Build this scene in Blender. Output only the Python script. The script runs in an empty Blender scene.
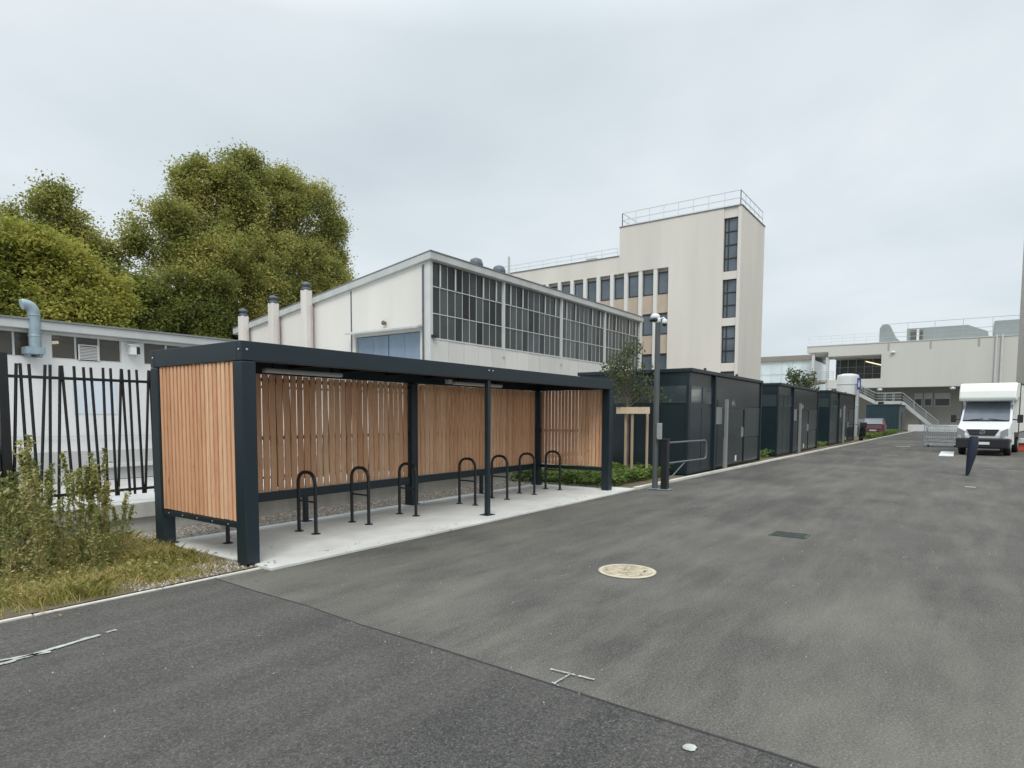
import bpy, math, random
import numpy as np
from mathutils import Vector, Matrix
random.seed(7); rng = np.random.default_rng(7)
S = bpy.context.scene; COL = S.collection
R = math.radians; PI = math.pi

# ------------------------------------------------------------------ materials
def nt(name):
    m = bpy.data.materials.new(name); m.use_nodes = True
    t = m.node_tree; b = t.nodes['Principled BSDF']
    return m, t, b
def N(t, kind, **kw):
    n = t.nodes.new(kind)
    for k, v in kw.items():
        if k in n.inputs.keys(): n.inputs[k].default_value = v
        else: setattr(n, k, v)
    return n
def L(t, a, b): t.links.new(a, b)
def ramp(t, fac, stops):
    r = t.nodes.new('ShaderNodeValToRGB'); e = r.color_ramp.elements
    while len(e) < len(stops): e.new(0.5)
    for i, (p, c) in enumerate(stops):
        e[i].position = p; e[i].color = (c[0], c[1], c[2], 1) if len(c) == 3 else c
    L(t, fac, r.inputs[0]); return r.outputs[0]
def mixc(t, fac, a, b, mode='MIX'):
    m = t.nodes.new('ShaderNodeMix'); m.data_type = 'RGBA'; m.blend_type = mode
    for s, v in ((0, fac), (6, a), (7, b)):
        if hasattr(v, 'links') or hasattr(v, 'is_linked'): L(t, v, m.inputs[s])
        else: m.inputs[s].default_value = v if s == 0 else (*v, 1)
    return m.outputs[2]
def pos(t, scale=(1, 1, 1)):
    c = t.nodes.new('ShaderNodeNewGeometry'); m = t.nodes.new('ShaderNodeMapping')
    m.inputs['Scale'].default_value = scale; L(t, c.outputs['Position'], m.inputs[0]); return m.outputs[0]
def noise(t, vec, scale, detail=4, rough=.55):
    n = N(t, 'ShaderNodeTexNoise', Scale=scale, Detail=detail, Roughness=rough); L(t, vec, n.inputs['Vector']); return n.outputs['Fac']
def bump(t, b, h, s, d=.01):
    n = N(t, 'ShaderNodeBump', Strength=s, Distance=d); L(t, h, n.inputs['Height']); L(t, n.outputs[0], b.inputs['Normal'])

def paint(name, c, rough=.45, var=.12, sc=3., metal=0., island=0., bmp=0., streak=False, spec=.5):
    m, t, b = nt(name)
    p = pos(t, (1, 1, .12) if streak else (1, 1, 1))
    n = noise(t, p, sc, 6, .6)
    lo = tuple(max(0, x*(1-var)) for x in c); hi = tuple(min(1, x*(1+var)) for x in c)
    col = ramp(t, n, [(.3, lo), (.7, hi)])
    if island:
        g = t.nodes.new('ShaderNodeNewGeometry')
        mr = N(t, 'ShaderNodeMapRange'); mr.inputs[3].default_value = 1-island; mr.inputs[4].default_value = 1+island
        L(t, g.outputs['Random Per Island'], mr.inputs[0])
        vm = t.nodes.new('ShaderNodeVectorMath'); vm.operation = 'SCALE'
        L(t, col, vm.inputs[0]); L(t, mr.outputs[0], vm.inputs[3]); col = vm.outputs[0]
    L(t, col, b.inputs['Base Color'])
    b.inputs['Roughness'].default_value = rough; b.inputs['Metallic'].default_value = metal
    b.inputs['Specular IOR Level'].default_value = spec
    if bmp: bump(t, b, noise(t, pos(t), sc*12, 5), bmp)
    return m

def wood_mat():
    m, t, b = nt('larch_wood')
    g = t.nodes.new('ShaderNodeNewGeometry')
    base = ramp(t, g.outputs['Random Per Island'], [(0, (.62, .33, .18)), (.35, (.69, .39, .22)), (.7, (.73, .43, .255)), (1, (.78, .50, .315))])
    # grain offset per slat
    sc = t.nodes.new('ShaderNodeVectorMath'); sc.operation = 'SCALE'; sc.inputs[3].default_value = 37.
    cb = t.nodes.new('ShaderNodeCombineXYZ'); L(t, g.outputs['Random Per Island'], cb.inputs[2])
    L(t, cb.outputs[0], sc.inputs[0])
    ad = t.nodes.new('ShaderNodeVectorMath'); ad.operation = 'ADD'
    L(t, pos(t, (30, 30, 1.6)), ad.inputs[0]); L(t, sc.outputs[0], ad.inputs[1])
    gr = noise(t, ad.outputs[0], 2.2, 6, .65)
    c1 = mixc(t, 1.0, base, ramp(t, gr, [(.3, (.72, .66, .6)), (.55, (1, 1, 1)), (.8, (1.0, 1.0, 1.0))]), 'MULTIPLY')
    kn = noise(t, pos(t, (14, 14, 5)), 1.3, 2)
    c2 = mixc(t, ramp(t, kn, [(.72, (0, 0, 0)), (.78, (.6, .6, .6))]), c1, (.22, .09, .04))
    L(t, c2, b.inputs['Base Color']); b.inputs['Roughness'].default_value = .72
    bump(t, b, gr, .25, .004)
    return m

def asphalt(name, base, light, amt, seed):
    m, t, b = nt(name)
    mp = t.nodes.new('ShaderNodeMapping'); g = t.nodes.new('ShaderNodeNewGeometry')
    L(t, g.outputs['Position'], mp.inputs[0]); mp.inputs['Location'].default_value = (seed, seed*2, 0)
    P = mp.outputs[0]
    def stretch(sx, sy, rz=0):
        q = t.nodes.new('ShaderNodeMapping'); L(t, P, q.inputs[0]); q.inputs['Scale'].default_value = (sx, sy, 1); q.inputs['Rotation'].default_value = (0, 0, rz); return q.outputs[0]
    grain = noise(t, P, 75, 4, .85)
    fine = noise(t, P, 28, 6, .8)
    blot = noise(t, P, 1.1, 6, .62)
    big = noise(t, P, .28, 3, .5)
    st = noise(t, stretch(.34, 2.2, .06), 1.0, 9, .70)
    st2 = noise(t, stretch(.45, 1.0, -.25), 1.0, 8, .70)
    c = mixc(t, 1, base, ramp(t, grain, [(.34, (.45, .45, .46)), (.5, (1, 1, 1)), (.64, (1.9, 1.87, 1.8))]), 'MULTIPLY')
    c = mixc(t, 1, c, ramp(t, fine, [(.35, (.70, .70, .71)), (.65, (1.32, 1.31, 1.28))]), 'MULTIPLY')
    c = mixc(t, 1, c, ramp(t, blot, [(.3, (.80, .80, .80)), (.7, (1.2, 1.19, 1.16))]), 'MULTIPLY')
    f1 = ramp(t, st, [(.45, (0, 0, 0)), (.75, (amt*.8,)*3)])
    c = mixc(t, f1, c, light)
    f2 = ramp(t, st2, [(.48, (0, 0, 0)), (.78, (amt*.7,)*3)])
    c = mixc(t, f2, c, light)
    f3 = ramp(t, big, [(.35, (0, 0, 0)), (.7, (amt*.55,)*3)])
    c = mixc(t, f3, c, light)
    if seed < 5:
        sp_ = t.nodes.new('ShaderNodeSeparateXYZ'); L(t, g.outputs['Position'], sp_.inputs[0])
        d1 = N(t, 'ShaderNodeMapRange'); d1.inputs[1].default_value = 3.0; d1.inputs[2].default_value = 9.5; d1.inputs[3].default_value = 1; d1.inputs[4].default_value = 0; L(t, sp_.outputs[0], d1.inputs[0])
        dm = t.nodes.new('ShaderNodeMath'); dm.operation = 'MULTIPLY'; L(t, d1.outputs[0], dm.inputs[0]); L(t, ramp(t, noise(t, stretch(.5, 1.1, .5), .9, 8, .68), [(.42, (0, 0, 0)), (.72, (.58, .58, .58))]), dm.inputs[1])
        c = mixc(t, dm.outputs[0], c, (.20, .19, .165))
    c = mixc(t, 1, c, ramp(t, grain, [(.36, (.75, .75, .75)), (.5, (1, 1, 1)), (.64, (1.28, 1.28, 1.27))]), 'MULTIPLY')
    # pale specks of stone in the wearing course
    v = N(t, 'ShaderNodeTexVoronoi', Scale=38.); L(t, P, v.inputs['Vector'])
    sp = ramp(t, v.outputs['Distance'], [(.08, (.6, .6, .6)), (.16, (0, 0, 0))])
    c = mixc(t, sp, c, (.30, .29, .27))
    L(t, c, b.inputs['Base Color'])
    b.inputs['Roughness'].default_value = .88; b.inputs['Specular IOR Level'].default_value = .35
    mx = t.nodes.new('ShaderNodeMath'); mx.operation = 'ADD'; L(t, grain, mx.inputs[0]); L(t, fine, mx.inputs[1])
    bump(t, b, mx.outputs[0], .55, .006)
    return m

def leaf_mat(name, stops, sc=.5, trans=.35):
    m, t, b = nt(name)
    g = t.nodes.new('ShaderNodeNewGeometry')
    mx = t.nodes.new('ShaderNodeMath'); mx.operation = 'MULTIPLY_ADD'; mx.inputs[1].default_value = .45
    n = noise(t, pos(t), sc, 3, .5)
    sb = t.nodes.new('ShaderNodeMath'); sb.operation = 'MULTIPLY_ADD'; sb.inputs[1].default_value = 1.3; sb.inputs[2].default_value = -.375
    L(t, n, sb.inputs[0])
    L(t, g.outputs['Random Per Island'], mx.inputs[0]); L(t, sb.outputs[0], mx.inputs[2])
    c = ramp(t, mx.outputs[0], stops)
    L(t, c, b.inputs['Base Color']); b.inputs['Roughness'].default_value = .6
    b.inputs['Specular IOR Level'].default_value = .25
    tr = t.nodes.new('ShaderNodeBsdfTranslucent'); L(t, c, tr.inputs[0])
    ms = t.nodes.new('ShaderNodeMixShader'); ms.inputs[0].default_value = trans+.12
    out = [x for x in t.nodes if x.type == 'OUTPUT_MATERIAL'][0]
    L(t, b.outputs[0], ms.inputs[1]); L(t, tr.outputs[0], ms.inputs[2]); L(t, ms.outputs[0], out.inputs[0])
    return m

def pane_mat(name, tint, transp):
    m, t, b = nt(name)
    b.inputs['Base Color'].default_value = (*tint, 1); b.inputs['Roughness'].default_value = .06
    b.inputs['Specular IOR Level'].default_value = .6
    if transp:
        tp = t.nodes.new('ShaderNodeBsdfTransparent'); tp.inputs[0].default_value = (.75, .78, .78, 1)
        ms = t.nodes.new('ShaderNodeMixShader'); ms.inputs[0].default_value = transp
        out = [x for x in t.nodes if x.type == 'OUTPUT_MATERIAL'][0]
        L(t, b.outputs[0], ms.inputs[1]); L(t, tp.outputs[0], ms.inputs[2]); L(t, ms.outputs[0], out.inputs[0])
    return m

def glass_dark(name, c, island=.5, rough=.08):
    m = paint(name, c, rough, .25, .6, island=island); return m

M = {}
M['frame'] = paint('anthracite_paint', (.010, .021, .028), .42, .10, 2, spec=.45)
M['frame2'] = paint('black_steel', (.012, .014, .016), .4, .15, 4)
M['wood'] = wood_mat()
M['roofin'] = paint('dark_soffit', (.010, .012, .014), .6, .1, 2)
M['light'] = paint('opal_plastic', (.55, .56, .56), .35, .03, 2)
M['bolt'] = paint('bolt_steel', (.45, .47, .48), .3, .1, 9, metal=.6)
M['concrete'] = paint('pale_concrete', (.56, .56, .53), .85, .17, 1.3, bmp=.15)
M['kerb'] = paint('kerb_concrete', (.56, .54, .49), .85, .16, 3, bmp=.2)
M['wallconc'] = paint('weathered_concrete', (.50, .51, .49), .85, .2, 2, bmp=.2, streak=True)
M['road'] = asphalt('worn_asphalt', (.058, .0565, .0545), (.19, .178, .152), .60, 3.)
M['roadnew'] = asphalt('dark_asphalt', (.048, .0472, .0468), (.150, .142, .127), .50, 11.)
M['seam'] = paint('seam_bitumen', (.03, .03, .032), .8, .3, 12)
M['soil'] = paint('dry_soil', (.13, .105, .06), .95, .4, 5, bmp=.6)
M['ground'] = paint('earth', (.11, .11, .09), .95, .2, .2)
M['gravel'] = paint('gravel_stone', (.36, .33, .29), .9, .2, 8, island=.5)
M['gravelbed'] = paint('gravel_bed', (.27, .245, .21), .95, .4, 14, bmp=.8)
M['grit'] = paint('grit', (.40, .38, .34), .9, .2, 8, island=.45)
M['mark'] = paint('worn_road_paint', (.38, .39, .37), .8, .35, 18)
M['manhole'] = paint('sandy_manhole', (.40, .345, .25), .9, .34, 14, bmp=.5)
M['manrim'] = paint('manhole_rim', (.50, .45, .35), .8, .2, 10)
M['drain'] = paint('drain_iron', (.05, .062, .056), .6, .3, 6)
M['render'] = paint('cream_render', (.66, .625, .57), .85, .09, .45, streak=True)
M['render_hall'] = paint('pale_render', (.66, .64, .60), .85, .06, .5, streak=True)
M['hallpanel'] = paint('fibre_cement_panel', (.58, .575, .545), .8, .06, .8, island=.06, streak=True)
M['white_wall'] = paint('white_wall', (.66, .66, .655), .8, .07, .9, streak=True)
M['grey_wall'] = paint('plinth_wall', (.42, .42, .41), .85, .14, 1.2, streak=True)
M['whiteframe'] = paint('white_frames', (.55, .56, .55), .5, .06, 2)
M['fascia'] = paint('aged_fascia', (.46, .475, .465), .6, .12, 1.2, streak=True)
M['glass_hall'] = glass_dark('old_glazing', (.045, .053, .055), .75, .22)
M['glass_tower'] = glass_dark('tower_glazing', (.10, .125, .15), .6, .08)
M['glass_low'] = pane_mat('room_tint_pane', (.13, .115, .092), .5)  # brown tint stands in for light missing from the rooms behind
M['beige'] = paint('beige_spandrel', (.50, .405, .32), .8, .08, 1)
M['dwinframe'] = paint('dark_window_frame', (.03, .026, .024), .4, .1, 3)
M['blue'] = paint('blue_grey_shutter', (.235, .305, .395), .5, .08, 1.5, streak=True)
M['galv'] = paint('galvanised_steel', (.42, .45, .47), .38, .14, 5, metal=.55)
M['gatebar'] = paint('dull_grey_steel', (.12, .135, .145), .4, .1, 4, metal=.2)
M['duct'] = paint('blue_grey_duct', (.27, .345, .385), .45, .18, 5, metal=.3)
M['flue'] = paint('flue_render', (.64, .60, .56), .8, .1, 2, streak=True)
M['cap'] = paint('flue_cap', (.09, .11, .13), .5, .2, 6)
M['rail'] = paint('white_railing', (.66, .70, .70), .4, .05, 2)
M['railgrey'] = paint('grey_railing', (.36, .41, .43), .4, .08, 2)
M['roofing'] = paint('roof_felt', (.20, .21, .21), .9, .15, 1)
M['shed'] = paint('shed_panel', (.0150, .026, .032), .25, .10, 1.2, spec=.4)
M['shed2'] = paint('shed_door_panel', (.019, .026, .030), .20, .10, 1.2, spec=.55)
M['shedglass'] = pane_mat('shed_glass', (.045, .06, .062), 0)
M['shedband'] = paint('shed_reflection_tone', (.032, .040, .044), .3, .08, 1)  # paler colour paints reflections onto the shed fronts
M['postgrey'] = paint('grey_post', (.22, .235, .23), .5, .08, 3)
M['poledark'] = paint('mast_grey', (.075, .085, .087), .5, .08, 3)
M['silver'] = paint('silver_box', (.30, .32, .31), .4, .15, 6)
M['camwhite'] = paint('white_plastic', (.68, .70, .71), .4, .03, 2)
M['black'] = paint('black_plastic', (.014, .014, .016), .5, .1, 4)
M['bark'] = paint('bark', (.14, .115, .085), .9, .35, 5, bmp=.5)
M['paleb'] = paint('stake_wood', (.36, .27, .18), .8, .15, 5, streak=True)
M['palep'] = paint('plank_wood', (.60, .48, .34), .8, .12, 5)
G = [(0, (.08, .10, .03)), (.3, (.20, .22, .06)), (.6, (.36, .355, .10)), (1, (.56, .50, .19))]
Y_ = [(0, (.09, .115, .03)), (.3, (.22, .245, .05)), (.6, (.36, .36, .075)), (1, (.54, .47, .13))]
D_ = [(0, (.06, .082, .024)), (.4, (.15, .18, .05)), (.7, (.26, .28, .07)), (1, (.40, .37, .11))]
M['leaf_main'] = leaf_mat('plane_leaves', G, .38)
M['leaf_yel'] = leaf_mat('yellowing_leaves', Y_, .38)
M['leaf_dark'] = leaf_mat('dark_leaves', D_, .38)
M['leaf_young'] = leaf_mat('young_tree_leaves', [(0, (.05, .065, .035)), (.5, (.10, .12, .06)), (1, (.19, .20, .11))], 2)
M['leaf_bed'] = leaf_mat('ground_cover_leaves', [(0, (.05, .09, .02)), (.5, (.13, .20, .045)), (1, (.28, .33, .10))], 4)
M['grass'] = leaf_mat('dry_green_grass', [(0, (.14, .16, .04)), (.35, (.30, .30, .08)), (.65, (.52, .43, .17)), (1, (.72, .57, .30))], 2.2, .3)
M['weed'] = leaf_mat('weed_leaves', [(0, (.09, .12, .04)), (.35, (.21, .25, .085)), (.68, (.42, .40, .15)), (1, (.66, .58, .36))], 2.5, .3)
M['stem'] = paint('weed_stem', (.25, .19, .09), .8, .3, 9)
M['vanwhite'] = paint('van_white', (.72, .74, .76), .22, .03, 2)
M['boxwhite'] = paint('van_box_white', (.74, .77, .72), .35, .04, 1.5)
M['windscreen'] = glass_dark('windscreen', (.13, .15, .175), .0, .07)
M['tyre'] = paint('tyre', (.012, .012, .012), .85, .1, 8)
M['lampglass'] = paint('headlamp_glass', (.26, .28, .28), .1, .1, 9)
M['red'] = paint('dull_red_paint', (.13, .055, .062), .3, .08, 2)
M['redb'] = paint('orange_red_plastic', (.55, .09, .05), .5, .08, 2)
M['glasscar'] = glass_dark('car_glass', (.25, .29, .32), 0, .06)
M['teal'] = paint('teal_container', (.022, .052, .066), .5, .1, 1.2)
M['tealside'] = paint('container_side', (.10, .12, .115), .6, .1, 1.2)
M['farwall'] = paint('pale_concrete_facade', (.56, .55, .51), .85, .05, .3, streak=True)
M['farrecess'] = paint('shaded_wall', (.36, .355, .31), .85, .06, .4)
M['roofgrey'] = paint('grey_cladding', (.26, .295, .29), .6, .06, 1)
M['brown'] = paint('brown_canopy', (.25, .215, .19), .7, .08, 1)
M['paleglass'] = paint('pale_glass', (.64, .72, .73), .15, .1, .4)
M['ribbed'] = paint('ribbed_cladding', (.52, .49, .45), .6, .08, 1, streak=True)
M['bluesign'] = paint('blue_sign', (.03, .07, .28), .4, .05, 3)
M['lampint'] = None
def emis(name, c, s):
    m, t, b = nt(name); b.inputs['Emission Color'].default_value = (*c, 1); b.inputs['Emission Strength'].default_value = s; b.inputs['Base Color'].default_value = (*c, 1); return m
M['lampint'] = emis('lit_tube', (1, .85, .6), 2.2)
M['louvre'] = paint('white_louvre', (.60, .60, .58), .5, .05, 2)

# ------------------------------------------------------------------ mesh builder
class MB:
    def __init__(s): s.v = []; s.f = []; s.mi = []; s.mats = []; s.cur = 0; s.sm = []
    def mat(s, m):
        if m not in s.mats: s.mats.append(m)
        s.cur = s.mats.index(m); return s
    def add(s, vs, fs, smooth=False):
        o = len(s.v); s.v += [tuple(v) for v in vs]
        for f in fs: s.f.append(tuple(i+o for i in f)); s.mi.append(s.cur); s.sm.append(smooth)
        return s
    def box(s, x0, x1, y0, y1, z0, z1, M4=None):
        x0, x1 = min(x0, x1), max(x0, x1); y0, y1 = min(y0, y1), max(y0, y1); z0, z1 = min(z0, z1), max(z0, z1)
        vs = [Vector((x, y, z)) for z in (z0, z1) for x, y in ((x0, y0), (x1, y0), (x1, y1), (x0, y1))]
        if M4: vs = [M4 @ v for v in vs]
        return s.add(vs, [(0, 3, 2, 1), (4, 5, 6, 7), (0, 1, 5, 4), (1, 2, 6, 5), (2, 3, 7, 6), (3, 0, 4, 7)])
    def beam(s, a, b, w, h=None, up=(0, 0, 1)):
        a, b = Vector(a), Vector(b); h = h or w; d = (b-a).normalized(); u = Vector(up)
        if abs(d.dot(u)) > .98: u = Vector((0, 1, 0))
        r = d.cross(u).normalized()*w/2; t = r.cross(d).normalized()*h/2
        vs = [p+i*r+j*t for p in (a, b) for i, j in ((-1, -1), (1, -1), (1, 1), (-1, 1))]
        return s.add(vs, [(0, 1, 2, 3), (7, 6, 5, 4), (0, 4, 5, 1), (1, 5, 6, 2), (2, 6, 7, 3), (3, 7, 4, 0)])
    def tube(s, pts, r, n=10, cap=True):
        pts = [Vector(p) for p in pts]; rs = r if isinstance(r, (list, tuple)) else [r]*len(pts)
        rings = []; ref = None
        for i, p in enumerate(pts):
            d = (pts[min(i+1, len(pts)-1)]-pts[max(i-1, 0)]).normalized()
            if ref is None:
                ref = Vector((1, 0, 0)) if abs(d.x) < .9 else Vector((0, 1, 0))
            ref = (ref-d*ref.dot(d)).normalized(); bb = d.cross(ref)
            rings.append([p+rs[i]*(math.cos(2*PI*k/n)*ref+math.sin(2*PI*k/n)*bb) for k in range(n)])
        vs = [v for q in rings for v in q]; fs = []
        for i in range(len(pts)-1):
            for k in range(n): fs.append((i*n+k, i*n+(k+1) % n, (i+1)*n+(k+1) % n, (i+1)*n+k))
        s.add(vs, fs, True)
        if cap: s.add(rings[0], [tuple(range(n))[::-1]]); s.add(rings[-1], [tuple(range(n))])
        return s
    def lathe(s, c, prof, n=20, axis='z'):
        vs = []; c = Vector(c)
        for r, h in prof:
            for k in range(n):
                a = 2*PI*k/n; x, y = r*math.cos(a), r*math.sin(a)
                vs.append(c+(Vector((x, y, h)) if axis == 'z' else Vector((x, h, y)) if axis == 'y' else Vector((h, x, y))))
        fs = [(i*n+k, i*n+(k+1) % n, (i+1)*n+(k+1) % n, (i+1)*n+k) for i in range(len(prof)-1) for k in range(n)]
        fs += [tuple(range(n))[::-1], tuple((len(prof)-1)*n+k for k in range(n))]
        return s.add(vs, fs, True)
    def prism_y(s, prof, y0, y1, w=None):       # profile in xz, extruded in y ; w(x,z)->inset
        n = len(prof); w = w or (lambda x, z: 0)
        vs = [(x, y0+w(x, z), z) for x, z in prof]+[(x, y1-w(x, z), z) for x, z in prof]
        return s.add(vs, [tuple(range(n)), tuple(range(2*n-1, n-1, -1))]+[(i, i+n, (i+1) % n+n, (i+1) % n) for i in range(n)])
    def build(s, name, mat=None, parent=None, bevel=0, seg=2, fix=True):
        me = bpy.data.meshes.new(name); me.from_pydata(s.v, [], s.f)
        mats = s.mats or [mat]
        for m in mats: me.materials.append(m)
        if s.mats: me.polygons.foreach_set('material_index', s.mi)
        me.polygons.foreach_set('use_smooth', s.sm)
        if fix:
            import bmesh
            b = bmesh.new(); b.from_mesh(me); bmesh.ops.recalc_face_normals(b, faces=b.faces); b.to_mesh(me); b.free()
        o = bpy.data.objects.new(name, me); COL.objects.link(o)
        if parent: o.parent = parent; 
        if bevel:
            md = o.modifiers.new('bevel', 'BEVEL'); md.width = bevel; md.segments = seg; md.limit_method = 'ANGLE'; md.angle_limit = R(40)
        if any(s.sm) and not all(s.sm): pass
        return o
def tag(o, label=None, cat=None, group=None, kind=None):
    if label: o['label'] = label
    if cat: o['category'] = cat
    if group: o['group'] = group
    if kind: o['kind'] = kind
    return o
def empty(name, loc=(0, 0, 0), rz=0, label=None, cat=None, group=None):
    o = bpy.data.objects.new(name, None); COL.objects.link(o); o.location = loc; o.rotation_euler = (0, 0, rz)
    o.empty_display_size = .3
    return tag(o, label, cat, group)
def P(o, parent):       # parent keeping world coordinates for parents placed at a base point (mesh built in world coords)
    o.parent = parent; o.matrix_parent_inverse = Matrix.Translation(parent.location).inverted() if parent.rotation_euler.z == 0 else (Matrix.Translation(parent.location) @ Matrix.Rotation(parent.rotation_euler.z, 4, 'Z')).inverted()
    return o
def copy_tree(o, parent=None):
    c = o.copy(); COL.objects.link(c)
    if parent: c.parent = parent
    for ch in list(o.children): copy_tree(ch, c)
    return c

def quads(name, centers, size, mat, parent=None, up=.3, aspect=1.6, jitter=.4, fold=True):
    """cloud of leaf-shaped faces"""
    n = len(centers)
    nrm = rng.normal(size=(n, 3)); nrm[:, 2] = np.abs(nrm[:, 2])*(1+up*2)+up; nrm /= np.linalg.norm(nrm, axis=1)[:, None]
    a = rng.normal(size=(n, 3)); a -= nrm*(a*nrm).sum(1)[:, None]; a /= np.linalg.norm(a, axis=1)[:, None]
    b = np.cross(nrm, a)
    sz = size*(1+jitter*rng.uniform(-1, 1, n))
    A = a*(sz*.5*aspect)[:, None]; B = b*(sz*.5)[:, None]
    k = nrm*(sz*.12)[:, None]
    v = np.stack([centers-A, centers+B*.9-A*.15+k, centers+A, centers-B*.9-A*.15+k], 1).reshape(-1, 3)
    me = bpy.data.meshes.new(name)
    me.vertices.add(4*n); me.vertices.foreach_set('co', v.astype(np.float32).ravel())
    me.loops.add(4*n); me.loops.foreach_set('vertex_index', np.arange(4*n, dtype=np.int32))
    me.polygons.add(n); me.polygons.foreach_set('loop_start', np.arange(0, 4*n, 4, dtype=np.int32))
    me.update(calc_edges=True); me.materials.append(mat)
    o = bpy.data.objects.new(name, me); COL.objects.link(o)
    if parent: o.parent = parent
    return o

# ------------------------------------------------------------------ world, sun, camera
EL, AZ = R(52), R(235)
w = bpy.data.worlds.new('World'); S.world = w; w.use_nodes = True; t = w.node_tree; t.nodes.clear()
out = t.nodes.new('ShaderNodeOutputWorld'); bg = t.nodes.new('ShaderNodeBackground')
sky = t.nodes.new('ShaderNodeTexSky'); sky.sky_type = 'NISHITA'; sky.sun_disc = False; sky.sun_elevation = EL; sky.sun_rotation = AZ
sky.air_density = 1.0; sky.dust_density = 2.5
tc = t.nodes.new('ShaderNodeTexCoord'); sx = t.nodes.new('ShaderNodeSeparateXYZ'); L(t, tc.outputs['Generated'], sx.inputs[0])
zc = t.nodes.new('ShaderNodeMath'); zc.operation = 'MAXIMUM'; zc.inputs[1].default_value = 0; L(t, sx.outputs[2], zc.inputs[0])
za = t.nodes.new('ShaderNodeMath'); za.operation = 'ADD'; za.inputs[1].default_value = .22; L(t, zc.outputs[0], za.inputs[0])
def div(a):
    d = t.nodes.new('ShaderNodeMath'); d.operation = 'DIVIDE'; L(t, a, d.inputs[0]); L(t, za.outputs[0], d.inputs[1]); return d.outputs[0]
cb = t.nodes.new('ShaderNodeCombineXYZ'); L(t, div(sx.outputs[0]), cb.inputs[0]); L(t, div(sx.outputs[1]), cb.inputs[1])
mp = t.nodes.new('ShaderNodeMapping'); L(t, cb.outputs[0], mp.inputs[0]); mp.inputs['Scale'].default_value = (1, 1, 1); mp.inputs['Location'].default_value = (2.3, .7, 0)
n1 = N(t, 'ShaderNodeTexNoise', Scale=.85, Detail=7., Roughness=.5, Distortion=.3); L(t, mp.outputs[0], n1.inputs['Vector'])
cloud = ramp(t, n1.outputs['Fac'], [(.28, (5.1, 5.75, 6.2)), (.45, (6.0, 6.65, 7.05)), (.60, (6.9, 7.45, 7.8)), (.74, (7.8, 8.2, 8.4))])
gr = ramp(t, zc.outputs[0], [(0, (1.0, .985, .97)), (.14, (.93, .93, .93)), (.5, (.90, .90, .90)), (.72, (1.7, 1.68, 1.65)), (1, (2.5, 2.47, 2.42))])
cl = mixc(t, 1, cloud, gr, 'MULTIPLY')
mixd = mixc(t, .94, sky.outputs[0], cl)
L(t, mixd, bg.inputs[0]); bg.inputs[1].default_value = .1; L(t, bg.outputs[0], out.inputs[0])

sd = bpy.data.lights.new('sun', 'SUN'); sd.energy = 1.4; sd.angle = R(25); sd.color = (1, .97, .93)
so = bpy.data.objects.new('sun', sd); COL.objects.link(so)
# sun direction matches sky rotation (azimuth from +Y towards +X)
dv = Vector((math.sin(AZ)*math.cos(EL), math.cos(AZ)*math.cos(EL), math.sin(EL)))
so.rotation_euler = dv.to_track_quat('Z', 'Y').to_euler(); so.location = (0, 0, 30)

cd = bpy.data.cameras.new('camera'); cam = bpy.data.objects.new('camera', cd); COL.objects.link(cam); S.camera = cam
cd.sensor_width = 36; cd.sensor_fit = 'HORIZONTAL'; cd.lens = 628/1024*36; cd.shift_y = 73/1024; cd.clip_end = 4000; cd.clip_start = .05
def vray(u, v): return Vector(((u-512)/628, -(v-457)/628, -1))
Xa = vray(962, 417.3).normalized(); Ya = vray(-368, 412.2); Ya = (Ya-Xa*Xa.dot(Ya)).normalized(); Za = Xa.cross(Ya)
cam.matrix_world = Matrix.Translation((0, 0, 1.6)) @ Matrix((Xa, Ya, Za)).to_4x4()
S.view_settings.view_transform = 'Standard'; S.view_settings.look = 'None'; S.view_settings.exposure = .36; S.view_settings.gamma = 1
S.render.engine = 'CYCLES'

def ky(x): return 5.90-.0186*(x-3)      # kerb line
# ------------------------------------------------------------------ ground
def sheet(name, poly, z, mat, kind='structure'):
    b = MB(); b.add([(x, y, z) for x, y in poly], [tuple(range(len(poly)))]); return tag(b.build(name, mat), kind=kind)
sheet('ground', [(-900, -900), (1500, -900), (1500, 1500), (-900, 1500)], -.03, M['ground'])
sheet('road', [(-40, -60), (120, -60), (120, ky(120)-.03), (-40, ky(-40)-.03)], 0, M['road'])
pe = [(-40, -60)]
ys = np.linspace(-60, 5.86, 90)
seamx = [3.0+.034*max(0, y+1)+.012*math.sin(y*3.1)+.01*random.uniform(-1, 1) for y in ys]
pe += list(zip(seamx, ys)); pe += [(-40, ky(-40)-.03)]
sheet('road', pe, .005, M['roadnew'])
b = MB()
for i in range(len(ys)-1):
    wd = .004+.010*random.random()
    b.add([(seamx[i]-.004, ys[i], .008), (seamx[i]+wd, ys[i], .008), (seamx[i+1]+wd, ys[i+1], .008), (seamx[i+1]-.004, ys[i+1], .008)], [(0, 1, 2, 3)])
tag(b.build('road_seam', M['seam']), kind='structure')
sheet('verge', [(-40, ky(-40)+.05), (3.74, ky(3.7)+.05), (3.74, 8.88), (-40, 8.88)], .012, M['soil'])
sheet('planting_bed', [(12.66, ky(12.66)+.06), (100, ky(100)+.06), (100, 14), (12.66, 14)], .010, M['soil'])
sheet('yard', [(-40, 9.2), (130, 9.2), (130, 80), (-40, 80)], -.012, M['grey_wall'])
b = MB(); b.box(3.74, 12.62, 5.71, 7.98, -.02, .03); tag(b.build('pavement', M['concrete'], bevel=.008), kind='structure')
b = MB()
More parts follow.
